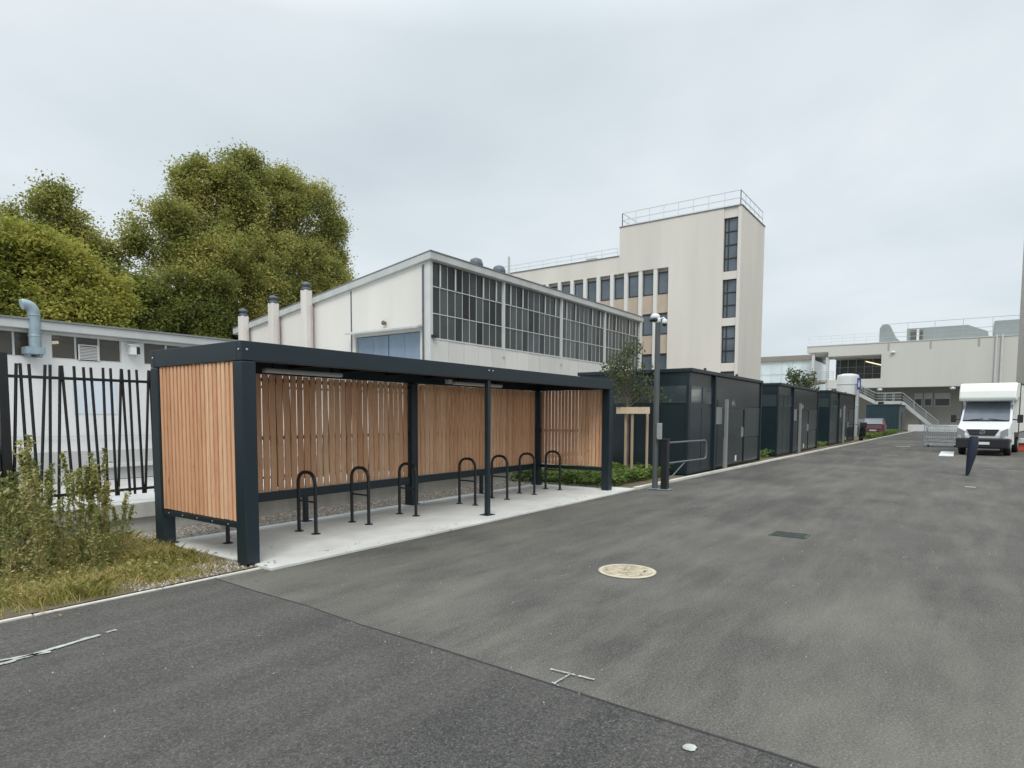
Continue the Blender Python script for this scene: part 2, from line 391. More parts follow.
def kerbrun(x0, x1, n, h, wd=.07):
    xs = np.linspace(x0, x1, n+1)
    for i in range(n):
        a, c = xs[i]+.006, xs[i+1]-.006; j = random.uniform(-.012, .012)
        vs = [(a, ky(a)-.03+j, -.02), (c, ky(c)-.03+j, -.02), (c, ky(c)-.03+wd+j, -.02), (a, ky(a)-.03+wd+j, -.02)]
        b.add(vs+[(x, y, h) for x, y, _ in vs], [(0, 3, 2, 1), (4, 5, 6, 7), (0, 1, 5, 4), (1, 2, 6, 5), (2, 3, 7, 6), (3, 0, 4, 7)])
kerbrun(-8, 3.72, 12, .014, .045); kerbrun(12.66, 96, 84, .05, .12)
tag(b.build('kerb', M['kerb']), kind='structure')
# gravel strip behind the slab
sheet('gravel_bed', [(3.76, 8.0), (16, 8.0), (16, 8.88), (3.76, 8.88)], .016, M['gravelbed'])
def pebbles(name, n, xr, yr, z, s0, s1, mat, label, cat, yfun=None):
    b = MB()
    for i in range(n):
        x = random.uniform(*xr); y = random.uniform(*yr) if not yfun else yfun(x)
        s = random.uniform(s0, s1); q = [(random.uniform(.6, 1.1)*s*math.cos(k*PI/2+.4), random.uniform(.6, 1.1)*s*math.sin(k*PI/2+.4)) for k in range(4)]
        zz = z
        vs = [(x+px, y+py, zz-.002) for px, py in q]+[(x+px*.6, y+py*.6, zz+s*.7) for px, py in q]
        b.add(vs, [(4, 5, 6, 7), (0, 1, 5, 4), (1, 2, 6, 5), (2, 3, 7, 6), (3, 0, 4, 7)])
    return tag(b.build(name, mat), label, cat, kind='stuff')
pebbles('gravel', 5000, (3.5, 12.5), (7.99, 8.86), .016, .008, .024, M['gravel'], 'pale loose gravel in the strip behind the concrete slab', 'gravel')
pebbles('stones', 900, (2.55, 3.9), (5.95, 6.5), .014, .005, .016, M['gravel'], 'loose chippings at the corner between grass and slab', 'stones')
pebbles('grit', 420, (1, 14), (-2.5, 5.6), .006, .0015, .0065, M['grit'], 'scattered pale grit and crumbs on the asphalt', 'grit')

# road paint, manhole, drain
def strip(name, a, b_, wd, z=.012, n=14, ragged=.5, mat=None):
    b = MB(); a, b_ = Vector((*a, z)), Vector((*b_, z)); d = b_-a; r = Vector((-d.y, d.x, 0)).normalized()
    for i in range(n):
        if random.random() < .06*ragged: continue
        p, q = a+d*i/n, a+d*(i+1)/n; w0 = wd*(1-ragged*random.random()*.7); o = r*random.uniform(-.1, .1)*wd
        b.add([p-r*w0/2+o, q-r*w0/2+o, q+r*w0/2+o, p+r*w0/2+o], [(0, 1, 2, 3)])
    return tag(b.build(name, mat or M['mark']), kind='structure')
strip('road_marking', (.95, 4.85), (1.88, 5.0), .05, n=16)
strip('road_marking', (1.93, 5.01), (2.0, 5.02), .04, n=3)
strip('road_marking', (1.1, 5.05), (1.55, 4.90), .04, n=7)
strip('road_marking', (3.28, 2.04), (3.30, 1.74), .018, ragged=.8)
strip('road_marking', (3.29, 1.90), (3.12, 1.91), .018, ragged=.8)
strip('road_marking', (3.12, 1.93), (3.10, 1.87), .012, n=5, ragged=.3)
strip('road_marking', (24.0, -.60), (24.0, -3.2), .10, n=20, ragged=.9)
strip('road_marking', (17.7, -.12), (17.7, -.32), .22, n=5)
b = MB(); b.add([(2.88+.036*random.uniform(.7, 1.15)*math.cos(k*PI/6), 1.0+.036*random.uniform(.7, 1.15)*math.sin(k*PI/6), .011) for k in range(12)], [tuple(range(12))]); tag(b.build('road_marking', M['mark']), kind='structure')
strip('road_marking', (40, 2.2), (40, 2.9), .5, n=6)
b = MB(); b.lathe((5.88, 2.74, 0), [(.295, .004), (.295, .011), (.262, .013), (.258, .010)], 40)
mh = b.build('manhole_cover', M['manrim'])
tag(mh, 'round sandy coloured manhole cover set in the asphalt', 'manhole')
b = MB(); b.lathe((5.88, 2.74, 0), [(.256, .006), (.256, .0125), (.25, .014)], 40)
for k in range(46):
    a = random.uniform(0, 2*PI); r = .225*math.sqrt(random.random()); s = random.uniform(.01, .025)
    b.box(5.88+r*math.cos(a)-s, 5.88+r*math.cos(a)+s, 2.74+r*math.sin(a)-s*.5, 2.74+r*math.sin(a)+s*.5, .0142, .017)
P(b.build('lid', M['manhole']), mh)
b = MB(); b.box(8.85, 9.2, 1.60, 2.06, -.01, .010)
dr = tag(b.build('drain_grate', M['drain']), 'dark iron drain grate lying flat in the road', 'drain')
b = MB()
for k in range(9): b.box(8.88+k*.035, 8.895+k*.035, 1.63, 2.03, .011, .017)
P(b.build('bars', M['drain']), dr)

# ------------------------------------------------------------------ bike shelter
X0, X1, Y0, Y1, ZT = 3.64, 12.04, 5.99, 7.92, 2.355
sh = empty('bike_shelter', (X0, Y0, 0), 0, 'long dark steel bicycle shelter with flat roof and vertical wooden slat walls', 'bike shelter')
def part(b, name, mat=None, parent=sh, bevel=0, seg=2, label=None, kind=None):
    o = b.build(name, mat, None, bevel, seg); P(o, parent)
    if label: o['label'] = label
    if kind: o['kind'] = kind
    return o
PW = .16
for x, y in ((X0, Y0), (X1-PW, Y0), (X0, Y1-PW), (X1-PW, Y1-PW), (7.86, Y1-PW)):
    b = MB(); b.box(x, x+PW, y, y+PW+.02, .03, ZT-.204); p = part(b, 'post', M['frame'], bevel=.012)
    b = MB(); b.box(x-.025, x+PW+.025, y-.02, y+PW+.045, .0301, .042) if y > Y0 else b.box(x+.01, x+PW-.01, y+.01, y+PW+.01, .0301, .036)
    pl = b.build('base_plate', M['frame']); pl.parent = p
b = MB(); b.box(7.76, 7.83, Y0+.02, Y0+.09, .03, ZT-.204); part(b, 'post', M['frame'], bevel=.006, label='slim middle post at the front edge')
b = MB(); b.box(7.70, 7.89, Y0-.03, Y0+.14, .03, .040); part(b, 'base_plate', M['frame'])
# roof
b = MB()
b.box(X0, X1, Y0, Y0+.09, ZT-.2, ZT); b.box(X0, X1, Y1-.09, Y1+.005, ZT-.2, ZT)
b.box(X0, X0+.09, Y0+.091, Y1-.091, ZT-.2, ZT); b.box(X1-.09, X1, Y0+.091, Y1-.091, ZT-.2, ZT)
part(b, 'fascia', M['frame'], bevel=.006)
b = MB(); b.box(X0+.093, X1-.093, Y0+.093, Y1-.093, ZT-.05, ZT-.02)
for k in range(1, 9): x = X0+k*.93; b.box(x-.02, x+.02, Y0+.095, Y1-.095, ZT-.10, ZT-.052)
part(b, 'roof_deck', M['roofin'])
b = MB()
for x, y in ((X0+.05, Y0), (X0+.11, Y0)): pass
for (c, ax) in (((X0-.001, Y0+.05, ZT-.09), 'x'), ((X0+.06, Y0-.001, ZT-.09), 'y'), ((X0-.001, Y1-.06, ZT-.09), 'x'), ((7.76, Y0-.001, ZT-.06), 'y'), ((7.86, Y0-.001, ZT-.06), 'y')):
    b = MB(); b.lathe(c, [(.013, .002), (.013, -.004), (.008, -.009)], 10, ax); part(b, 'bolt', M['bolt'])
# slat panels
def slats_x(name, x0, x1, y, z0, z1, pitch, wd, th=.024, label=None):
    b = MB(); n = int((x1-x0)/pitch); off = ((x1-x0)-n*pitch)/2
    for i in range(n):
        c = x0+off+(i+.5)*pitch+random.uniform(-.003, .003); ww = wd*random.uniform(.96, 1.04); a = random.uniform(-.02, .02)
        M4 = Matrix.Translation((c, y, 0)) @ Matrix.Rotation(a, 4, 'Z')
        b.box(-ww/2, ww/2, -th/2, th/2, z0+random.uniform(-.004, .004), z1+random.uniform(-.004, .004), M4)
    return part(b, name, M['wood'], label=label)
def slats_y(name, y0, y1, x, z0, z1, pitch, wd, th=.024, label=None):
    b = MB(); n = int((y1-y0)/pitch); off = ((y1-y0)-n*pitch)/2
    for i in range(n):
        c = y0+off+(i+.5)*pitch+random.uniform(-.002, .002); ww = wd*random.uniform(.97, 1.03)
        b.box(x-th/2, x+th/2, c-ww/2, c+ww/2, z0+random.uniform(-.003, .003), z1+random.uniform(-.003, .003))
    return part(b, name, M['wood'], label=label)
slats_y('slat_panel', Y0+PW+.02, Y1-PW, X0+.04, .475, ZT-.203, .0835, .054, .045)
slats_y('slat_panel', Y0+PW+.02, Y1-PW, X1-.06, .52, ZT-.203, .086, .062, .028)
YB = Y1-.075
slats_x('slat_panel', X0+PW, 7.86, YB, .53, ZT-.206, .112, .085)
slats_x('slat_panel', 8.02, X1-PW, YB, .53, ZT-.206, .112, .085)
b = MB(); b.box(X0+.015, X0+.10, Y0+PW+.021, Y1-PW-.001, .40, .455); part(b, 'bottom_rail', M['frame'], bevel=.004)
for k in range(5): b = MB(); b.lathe((X0+.014, Y0+.35+k*.32, .43), [(.008, .002), (.006, -.006)], 8, 'x'); part(b, 'bolt', M['bolt'])
b = MB(); b.box(X1-.11, X1-.03, Y0+PW+.021, Y1-PW-.001, .43, .505); part(b, 'bottom_rail', M['frame'], bevel=.004)
for xa, xb in ((X0+PW+.001, 7.859), (8.021, X1-PW-.001)):
    b = MB(); b.box(xa, xb, YB-.05, YB+.05, .395, .52); part(b, 'bottom_rail', M['frame'], bevel=.004)
    b = MB(); b.box(xa, xb, YB+.018, YB+.05, 1.25, 1.30); b.box(xa, xb, YB+.018, YB+.05, ZT-.30, ZT-.25); part(b, 'back_batten', M['frame'])
b = MB(); b.box(X1-.045, X1-.02, Y0+PW+.021, Y1-PW-.001, 1.25, 1.30); part(b, 'back_batten', M['frame'])
for x in (5.72, 9.9):
    b = MB(); b.box(x-.03, x+.03, YB-.04, YB+.02, .041, .394); b.box(x-.07, x+.07, YB-.08, YB+.06, .03, .041); part(b, 'support_foot', M['frame'])
for x0, x1 in ((4.74, 5.98), (8.45, 9.85)):
    b = MB(); b.box(x0, x1, 7.26, 7.36, 2.14, 2.20); l = part(b, 'light_fitting', M['light'], bevel=.02)
    for xx in (x0+.15, x1-.15): b = MB(); b.box(xx-.02, xx+.02, 7.29, 7.33, 2.201, 2.302); part(b, 'light_bracket', M['frame2'])
b = MB(); b.box(8.27, 8.37, 7.27, 7.35, 2.15, 2.22); part(b, 'junction_box', M['light'])

# bike hoops
def hoop(label, x):
    r = empty('bike_hoop', (x, 7.05, .03), 0, label, 'bike rack', 'bike hoops in a row under the shelter')
    hw, h, rc = .18, .81, .15
    pts = [(0, -hw, 0), (0, -hw, h-rc)]
    for k in range(1, 7): a = k/7*PI/2; pts.append((0, -hw+rc*(1-math.cos(a)), h-rc+rc*math.sin(a)))
    pts.append((0, -hw+rc, h)); pts.append((0, hw-rc, h))
    for k in range(1, 7): a = k/7*PI/2; pts.append((0, hw-rc+rc*math.sin(a), h-rc+rc*math.cos(a)))
    pts += [(0, hw, h-rc), (0, hw, 0)]
    b = MB(); b.tube(pts, .024, 12); b.build('hoop_tube', M['frame2'], r)
    b = MB(); b.tube([(0, -hw+.01, .42), (0, hw-.01, .42)], .013, 8); b.build('crossbar', M['frame2'], r)
    for s in (-1, 1):
        b = MB(); b.lathe((0, s*hw, 0), [(.06, 0), (.06, .008), (.028, .012)], 16); b.build('base_plate', M['frame2'], r)
    return r
hl = ['black steel bike hoop tucked right behind the near slatted end wall',
      'black bike hoop standing just right of the big front corner post, first fully visible',
      'black bike hoop in front of the middle of the near back slat panel',
      'black bike hoop overlapping the thick middle back post',
      'black bike hoop just left of the slim front middle post',
      'black bike hoop partly hidden directly behind the slim front middle post',
      'black bike hoop left of the far back corner post of the shelter',
      'black bike hoop in front of the far slatted end wall, last of the row']
h0 = None
for lb, x in zip(hl, (4.16, 5.17, 6.08, 7.04, 8.51, 9.46, 10.38, 11.36)):
    if h0 is None: h0 = hoop(lb, x)
    else:
        c = copy_tree(h0); c.location.x = x; c['label'] = lb
h0.rotation_euler.z = R(1)

# ------------------------------------------------------------------ low wall and leaning-bar fence
b = MB(); b.box(-14, 16, 8.9, 9.12, -.02, .22); b.box(-14, 16, 8.84, 9.16, .222, .43)
for x in np.arange(-13, 16, 2.4): b.box(x, x+.02, 8.895, 9.125, -.01, .31)
tag(b.build('low_wall', M['wallconc'], bevel=.01), 'low weathered concrete wall carrying the dark bar fence', 'wall')
fe = empty('bar_fence', (2.4, 8.98, .43), 0, 'black metal fence of slanting vertical bars on the low concrete wall', 'fence')
FY = 9.0
for x in (-8.2, -4.6, -1.05, 2.50, 6.05, 9.6, 13.0):
    b = MB(); b.box(x-.045, x+.045, FY-.045, FY+.045, .432, 2.3); part(b, 'post', M['frame2'], fe)
b = MB()
x = -8.2
while x < 13:
    a = random.uniform(.0, .055) if random.random() < .82 else random.uniform(-.08, -.03)
    z0, z1 = .53, 2.19+random.uniform(-.004, .004)
    dx = -a*(z1-z0)*.8
    b.tube([(x-dx/2, FY, z0), (x+dx/2, FY, z1)], .0175, 8); x += random.choice([.075, .09, .095, .10, .11])
part(b, 'bars', M['frame2'], fe)
for z, s in ((2.035, .018), (.60, .018)):
    b = MB(); b.box(-8.3, 13, FY-.028, FY-.012, z-s, z+s); part(b, 'rail', M['frame2'], fe)

# ------------------------------------------------------------------ low building at left
lb = empty('low_building', (4.6, 17, 0), 0, 'low white workshop building behind the fence with a strip of high windows', 'building')
YL = 17.
b = MB()
b.box(-16, 18.6, YL, YL+.25, .72, 2.86)
wins = []  # window x ranges
def wx(a, b_): wins.append((a, b_))
wx(2.95, 5.46); wx(5.66, 7.13); wx(7.66, 8.78)
wx(-.3, 2.2); wx(9.4, 13); wx(-6, -2.6)
xs = [-16]+sum([[a, c] for a, c in sorted(wins)], [])+[18.6]
for i in range(0, len(xs), 2): b.box(xs[i], xs[i+1], YL, YL+.25, 2.86, 3.40)
b.box(-16, 18.6, 23.7, 24, 0, 3.40); b.box(-16, -15.75, YL+.25, 23.7, 0, 3.40); b.box(18.35, 18.6, YL+.25, 23.7, 0, 3.4)
part(b, 'wall', M['white_wall'], lb)
b = MB(); b.box(-16, 18.6, YL-.05, YL+.25, 0, .72); part(b, 'plinth', M['grey_wall'], lb)
b = MB(); b.box(-15.7, 18.3, YL+.9, YL+1.0, 1, 3.3); b.box(-15.7, 18.3, YL+.3, YL+.88, 2.6, 2.63)
part(b, 'interior_partition', paint('brown_interior', (.42, .33, .25), .8, .3, 1.2), lb)
b = MB(); b.box(-16.2, 18.8, YL-.25, 24.2, 3.47, 3.66); b.box(-16.1, 18.7, YL-.10, 24.1, 3.40, 3.47); part(b, 'roof', M['fascia'], lb, bevel=.01)
b = MB(); b.box(-16.22, 18.82, YL-.28, YL+.3, 3.663, 3.70); part(b, 'roof_edge', M['roofing'], lb)
for a, c in wins:
    n = max(1, round((c-a)/.50)); b = MB(); wdt = (c-a)/n
    for k in range(n+1): xx = a+k*wdt; b.box(xx-.02, xx+.02, YL+.03, YL+.09, 2.862, 3.398)
    b.box(a+.02, c-.02, YL+.035, YL+.085, 2.862, 2.89)
    f = part(b, 'window', M['whiteframe'], lb)
    b = MB()
    for k in range(n): b.box(a+k*wdt+.021, a+(k+1)*wdt-.021, YL+.055, YL+.062, 2.891, 3.396)
    g = b.build('pane', M['glass_low']); g.parent = f
b = MB(); b.tube([(5.72, YL+.6, 3.26), (6.0, YL+.6, 3.30)], .035, 8); o = part(b, 'lit_tube_lamp', M['lampint'], lb)
# louvre in window
b = MB(); b.box(6.20, 6.60, YL-.01, YL+.025, 2.87, 3.20)
part(b, 'louvre_backing', M['black'], lb)
b = MB()
for k in range(9): z = 2.885+k*.035; b.box(6.22, 6.58, YL-.03, YL-.011, z, z+.02)
b.box(6.185, 6.215, YL-.035, YL-.010, 2.87, 3.21); b.box(6.585, 6.615, YL-.035, YL-.010, 2.87, 3.21); b.box(6.185, 6.615, YL-.035, YL-.010, 3.211, 3.235)
part(b, 'louvre', M['louvre'], lb)
b = MB(); pts = [(5.28, YL-.22, 3.06), (5.28, YL-.22, 3.82)]
for k in range(1, 8): a = k/7*PI*.62; pts.append((5.28-.16*(1-math.cos(a)), YL-.22, 3.82+.17*math.sin(a)))
b.tube(pts, .115, 18)
for z in (3.3, 3.75): b.lathe((5.28, YL-.22, z), [(.117, 0), (.124, .005), (.124, .03), (.117, .035)], 18)
part(b, 'exhaust_duct', M['duct'], lb)
b = MB(); b.box(5.08, 5.44, YL-.34, YL-.02, 2.92, 3.07); b.box(5.12, 5.18, YL-.28, YL-.02, 2.86, 2.92); b.box(5.34, 5.40, YL-.28, YL-.02, 2.86, 2.92); part(b, 'fan_box', M['duct'], lb)
b = MB(); b.box(7.26, 7.40, YL-.20, YL, 3.08, 3.30); b.box(7.22, 7.46, YL-.22, YL, 3.301, 3.32); part(b, 'wall_vent', M['white_wall'], lb)
b = MB(); b.box(7.405, 7.50, YL-.16, YL-.001, 3.10, 3.27); part(b, 'vent_opening', M['black'], lb)
b = MB(); b.box(6.05, 6.98, YL-.012, YL-.002, 1.6, 2.4); part(b, 'wall_panel', paint('pale_blue_panel', (.58, .64, .70), .6, .05, 1), lb)
b = MB(); b.box(-16, 18.6, YL-.06, YL-.051, 1.06, 1.085); b.box(6.6, 14, YL-.16, YL-.055, .30, .40); part(b, 'ledge', M['whiteframe'], lb)

# ------------------------------------------------------------------ glazed hall
XH = 19.35; YH = 18.; XE = 40.05
hl_ = empty('glazed_hall', (XH, YH, 0), 0, 'pale industrial hall with sloping roof and long band of dark gridded glazing', 'building')
def zr(y): return 7.95-.1395*(y-YH)
b = MB()
# gable wall (x = XH), with shutter opening y 18.6..22.6, z 0..5.12
def gpoly(y0, y1, z0, th=.3):
    b.add([(XH, y0, z0), (XH, y1, z0), (XH, y1, zr(y1)), (XH, y0, zr(y0)), (XH+th, y0, z0), (XH+th, y1, z0), (XH+th, y1, zr(y1)), (XH+th, y0, zr(y0))],
          [(0, 1, 2, 3), (7, 6, 5, 4), (0, 3, 7, 4), (1, 5, 6, 2), (3, 2, 6, 7), (0, 4, 5, 1)])
gpoly(18.30, 18.58, 0); gpoly(18.58, 22.62, 5.12); gpoly(22.62, 22.86, 0); gpoly(22.90, 32.1, 0)
b.box(XH+.02, XH+.28, 22.861, 22.899, 0, zr(22.9)-.01)
b.box(XH+.31, XE, 31.8, 32.1, 0, 5.8); b.box(XE-.3, XE, YH+.31, 31.79, 0, 5.9)
part(b, 'wall', M['render_hall'], hl_)
b = MB(); b.box(XH-.012, XH-.002, 22.84, 22.92, 0, zr(22.9)-.05); part(b, 'joint_cover', M['cap'], hl_)
b = MB(); b.tube([(XH-.05, 18.36, 0), (XH-.05, 18.36, 7.8)], .04, 8); part(b, 'downpipe', M['cap'], hl_)
# roof slab
b = MB(); e = .12; z0, z1 = zr(YH-.15), zr(32.4)
vs = []
for x in (XH-.14, XE+.25):
    vs += [(x, YH-.15, z0+.0), (x, 32.4, z1+.0), (x, 32.4, z1+.30), (x, YH-.15, z0+.30)]
b.add(vs, [(0, 1, 2, 3), (7, 6, 5, 4), (0, 4, 5, 1), (1, 5, 6, 2), (2, 6, 7, 3), (3, 7, 4, 0)])
part(b, 'roof', M['fascia'], hl_, bevel=.02)
b = MB(); b.add([(x, y, z+.30+o) for o in (.002, .04) for x, y, z in ((XH-.16, YH-.18, z0), (XE+.27, YH-.18, z0), (XE+.27, 32.4, z1), (XH-.16, 32.4, z1))], [(0, 3, 2, 1), (4, 5, 6, 7), (0, 1, 5, 4), (1, 2, 6, 5), (2, 3, 7, 6), (3, 0, 4, 7)])
part(b, 'roof_covering', M['roofing'], hl_)
# front glazing
zb, z2, z3, zt = 4.80, 5.83, 6.93, 7.90
cols = [19.50, 24.48, 29.81, 34.95, 40.02]
b = MB(); b.box(XH, XH+.16, YH, YH+.3, 0, 7.94); part(b, 'column', M['whiteframe'], hl_)
for x in cols[1:]: b = MB(); b.box(x-.06, x+.06, YH-.03, YH+.25, 4.4 if x < 40 else 0, 7.94); part(b, 'column', M['whiteframe'], hl_)
for i in range(4):
    a = cols[i]+(.08 if i else .02); c = cols[i+1]-.08; n = 10; d = (c-a)/n
    b = MB()
    for k in range(n+1): xx = a+k*d; b.box(xx-.011, xx+.011, YH+.055, YH+.085, zb+.03, zt)
    b.box(a, c, YH+.012, YH+.11, zb-.03, zb+.029)
    for z in (z2, z3): b.box(a+.02, c-.02, YH+.035, YH+.044, z-.017, z+.017)
    for k in (1, 3, 7, 9):   # opening casements in the top row are thicker
        xx = a+k*d; b.box(xx-.038, xx+.038, YH+.02, YH+.034, z3+.03, zt-.02)
    f = part(b, 'window', M['whiteframe'], hl_)
    b = MB()
    for k in range(n):
        for za_, zb_ in ((zb+.03, z2), (z2, z3), (z3, zt)):
            j = random.uniform(-.004, .004)
            x0_, x1_ = a+k*d+.01, a+(k+1)*d-.01
            b.add([(x0_, YH+.07+j, za_+.003), (x1_, YH+.07-j, za_+.003), (x1_, YH+.07-j*.5, zb_-.003), (x0_, YH+.07+j*.5, zb_-.003)], [(0, 1, 2, 3)])
    g = b.build('pane', M['glass_hall']); g.parent = f
b = MB(); xx = XH+.17; k = 0
while xx < XE-.1:
    x2 = min(xx+1.02, XE-.1); b.box(xx+.012, x2-.012, YH+.03+.006*(k % 2), YH+.12, 0, zb-.031); xx = x2; k += 1
b.box(XH+.17, XE-.1, YH+.13, YH+.2, 0, zb-.04)
part(b, 'cladding', M['hallpanel'], hl_)
# shutter
b = MB()
for k in range(4): b.box(XH+.12, XH+.18, 18.62+k*.99, 18.62+k*.99+.975, 0, 5.09)
sd_ = part(b, 'shutter_door', M['blue'], hl_)
b = MB(); b.box(XH+.19, XH+.2, 18.6, 22.6, 0, 5.1); b.box(XH+.10, XH+.118, 20.57, 20.60, 0, 5.09); part(b, 'door_backing', M['cap'], hl_)
b = MB(); b.add([(XH-.45, 18.35, 5.19), (XH-.45, 22.8, 5.19), (XH-.002, 22.8, 5.32), (XH-.002, 18.35, 5.32), (XH-.45, 18.35, 5.27), (XH-.45, 22.8, 5.27), (XH-.002, 22.8, 5.40), (XH-.002, 18.35, 5.40)], [(0, 3, 2, 1), (4, 5, 6, 7), (0, 1, 5, 4), (1, 2, 6, 5), (2, 3, 7, 6), (3, 0, 4, 7)])
part(b, 'awning', M['fascia'], hl_)
b = MB(); b.lathe((XH-.12, 20.62, 5.6), [(.02, .12), (.07, .08), (.10, -.06), (.02, -.07)], 12, 'x'); part(b, 'floodlight', paint('rusty_lamp', (.16, .10, .08), .6), hl_)
b = MB(); b.box(XH+.05, XH+.3, YH-.12, YH-.001, 4.82, 4.93); part(b, 'floodlight', M['black'], hl_)
for y, zt_, k in ((31.05, 7.05, 'smallest and farthest'), (28.36, 7.45, 'middle'), (25.7, 7.8, 'tallest and nearest')):
    b = MB(); b.box(XH-.52, XH-.14, y-.20, y+.20, 0, zt_-.28); f = part(b, 'flue', M['flue'], hl_, bevel=.02)
    b = MB(); b.lathe((XH-.33, y, zt_-.28), [(.22, 0), (.22, .10), (.16, .12), (.16, .20), (.24, .22), (.20, .34), (.05, .40)], 14); c = b.build('flue_cap', M['cap']); c.parent = f; 
    b = MB(); b.tube([(XH-.22, y-.27, 0), (XH-.22, y-.27, zt_-1.0)], .035, 6); part(b, 'pipe', paint('pinkish_pipe', (.46, .38, .36), .6), hl_)
for x, zz in ((24.84, 8.55), (26.75, 8.55)):
    y = 20.; z0_ = zr(y)+.3
    b = MB(); b.lathe((x, y, z0_), [(.14, 0), (.14, .85), (.30, .92), (.36, 1.12), (.28, 1.36), (.08, 1.45)], 14); part(b, 'roof_vent', M['cap'], hl_)
b = MB(); b.tube([(27.64, 20, zr(20)+.3), (27.64, 20, 10.05)], .06, 8); part(b, 'flue_pipe', M['fascia'], hl_)

def railing(name, pts, h, mat, parent=None, sp=1.3, rails=(1, .5), r=.022, kick=0):
    b = MB()
    for (a, c) in zip(pts[:-1], pts[1:]):
        a, c = Vector(a), Vector(c); n = max(1, round((c-a).length/sp))
        for k in range(n+1): p = a.lerp(c, k/n); b.beam(p, p+Vector((0, 0, h)), r*1.6)
        for q in rails: b.beam(a+Vector((0, 0, h*q)), c+Vector((0, 0, h*q)), r*1.7)
        if kick: b.beam(a+Vector((0, 0, kick/2)), c+Vector((0, 0, kick/2)), .02, kick)
    if parent: return part(b, name, mat, parent)
    return b.build(name, mat)
railing('roof_railing', [(22, 22.6, zr(22.6)+.33), (22, 26.2, zr(26.2)+.33)], 1.15, M['railgrey'], hl_, sp=.9, rails=(1, .66, .33), r=.015)

# ------------------------------------------------------------------ tower building
XT = 44.; tw = empty('tower_building', (XT, 12.58, 0), 0, 'cream rendered office building with tall blank stair tower and roof railing', 'building')
b = MB()
b.box(XT, 50, 12.58, 12.80, 0, 15.75); b.box(XT, 50, 13.76, 17.65, 0, 15.75)
for z0_, z1_ in ((15.07, 15.75), (10.95, 11.48), (7.81, 8.34), (4.70, 5.27), (0, 1.6)): b.box(XT+.06, 50, 12.801, 13.759, z0_, z1_)
b.box(XT+.5, 49.9, 12.81, 13.75, 0, 15.6)
b.box(XT, 50, 17.65, 21.55, 12.33, 15.75); b.box(XT+.06, 50, 21.552, 38, 12.33, 13.65)
b.box(XT+.40, 50, 17.652, 38, 0, 12.33)
part(b, 'wall', M['render'], tw)
b = MB(); b.box(XT-.05, 50.05, 12.53, 21.6, 15.752, 15.80); b.box(XT, 50.05, 21.602, 38, 13.652, 13.70); part(b, 'roof', M['roofing'], tw)
for z0_, z1_, nb in ((11.48, 15.07, 4), (8.34, 10.95, 3), (5.27, 7.81, 3), (1.6, 4.70, 3)):
    b = MB(); b.box(XT+.20, XT+.28, 12.802, 12.87, z0_, z1_); b.box(XT+.20, XT+.28, 13.69, 13.758, z0_, z1_); b.box(XT+.20, XT+.28, 12.871, 13.689, z0_, z0_+.06); b.box(XT+.20, XT+.28, 12.871, 13.689, z1_-.06, z1_)
    b.box(XT+.19, XT+.27, 13.44, 13.50, z0_+.061, z1_-.061)
    for k in range(1, nb): z = z0_+k*(z1_-z0_)/nb; b.box(XT+.185, XT+.26, 12.871, 13.689, z-.03, z+.03)
    f = part(b, 'window', M['dwinframe'], tw)
    b = MB(); b.box(XT+.235, XT+.245, 12.872, 13.688, z0_+.062, z1_-.062); g = b.build('pane', M['glass_tower']); g.parent = f
ped = [17.66]+[18.66+1.17*k for k in range(0, 16)]
M['pil'] = paint('white_pilaster', (.68, .68, .65), .7, .05, .5)
for y in ped[1:]: b = MB(); b.box(XT+.02, XT+.395, y-.14, y+.14, 0, 12.328); part(b, 'pilaster', M['pil'], tw)
for i in range(len(ped)-1):
    ya = ped[i]+(.14 if i else 0.003); yb = ped[i+1]-.14
    for z0_, z1_, wz in ((9.15, 10.52, 12.10), (6.2, 7.60, 9.12), (3.1, 4.6, 6.17)):
        b = MB(); b.box(XT+.22, XT+.392, ya+.002, yb-.002, z0_, z1_-.03)
        part(b, 'spandrel', M['beige'], tw)
        b = MB(); b.box(XT+.24, XT+.36, ya+.002, ya+.05, z1_, wz); b.box(XT+.24, XT+.36, yb-.05, yb-.002, z1_, wz); b.box(XT+.2, XT+.36, ya+.051, yb-.051, z1_-.028, z1_+.04); b.box(XT+.24, XT+.36, ya+.051, yb-.051, wz-.07, wz)
        f = part(b, 'window', M['dwinframe'], tw)
        b = MB(); b.box(XT+.29, XT+.30, ya+.052, yb-.052, z1_+.041, wz-.071); g = b.build('pane', M['glass_tower']); g.parent = f
railing('roof_railing', [(49.8, 12.7, 15.8), (XT+.12, 12.7, 15.8), (XT+.12, 21.4, 15.8), (49.8, 21.4, 15.8)], 1.0, M['rail'], tw, sp=1.1, r=.028, kick=.12)
railing('roof_railing', [(XT+.2, 21.8, 13.70), (XT+.2, 38, 13.70)], .62, M['rail'], tw, sp=1.3, r=.022)
b = MB(); b.box(45.5, 46.3, 24.4, 25.2, 13.7, 14.25); part(b, 'roof_box', M['fascia'], tw)

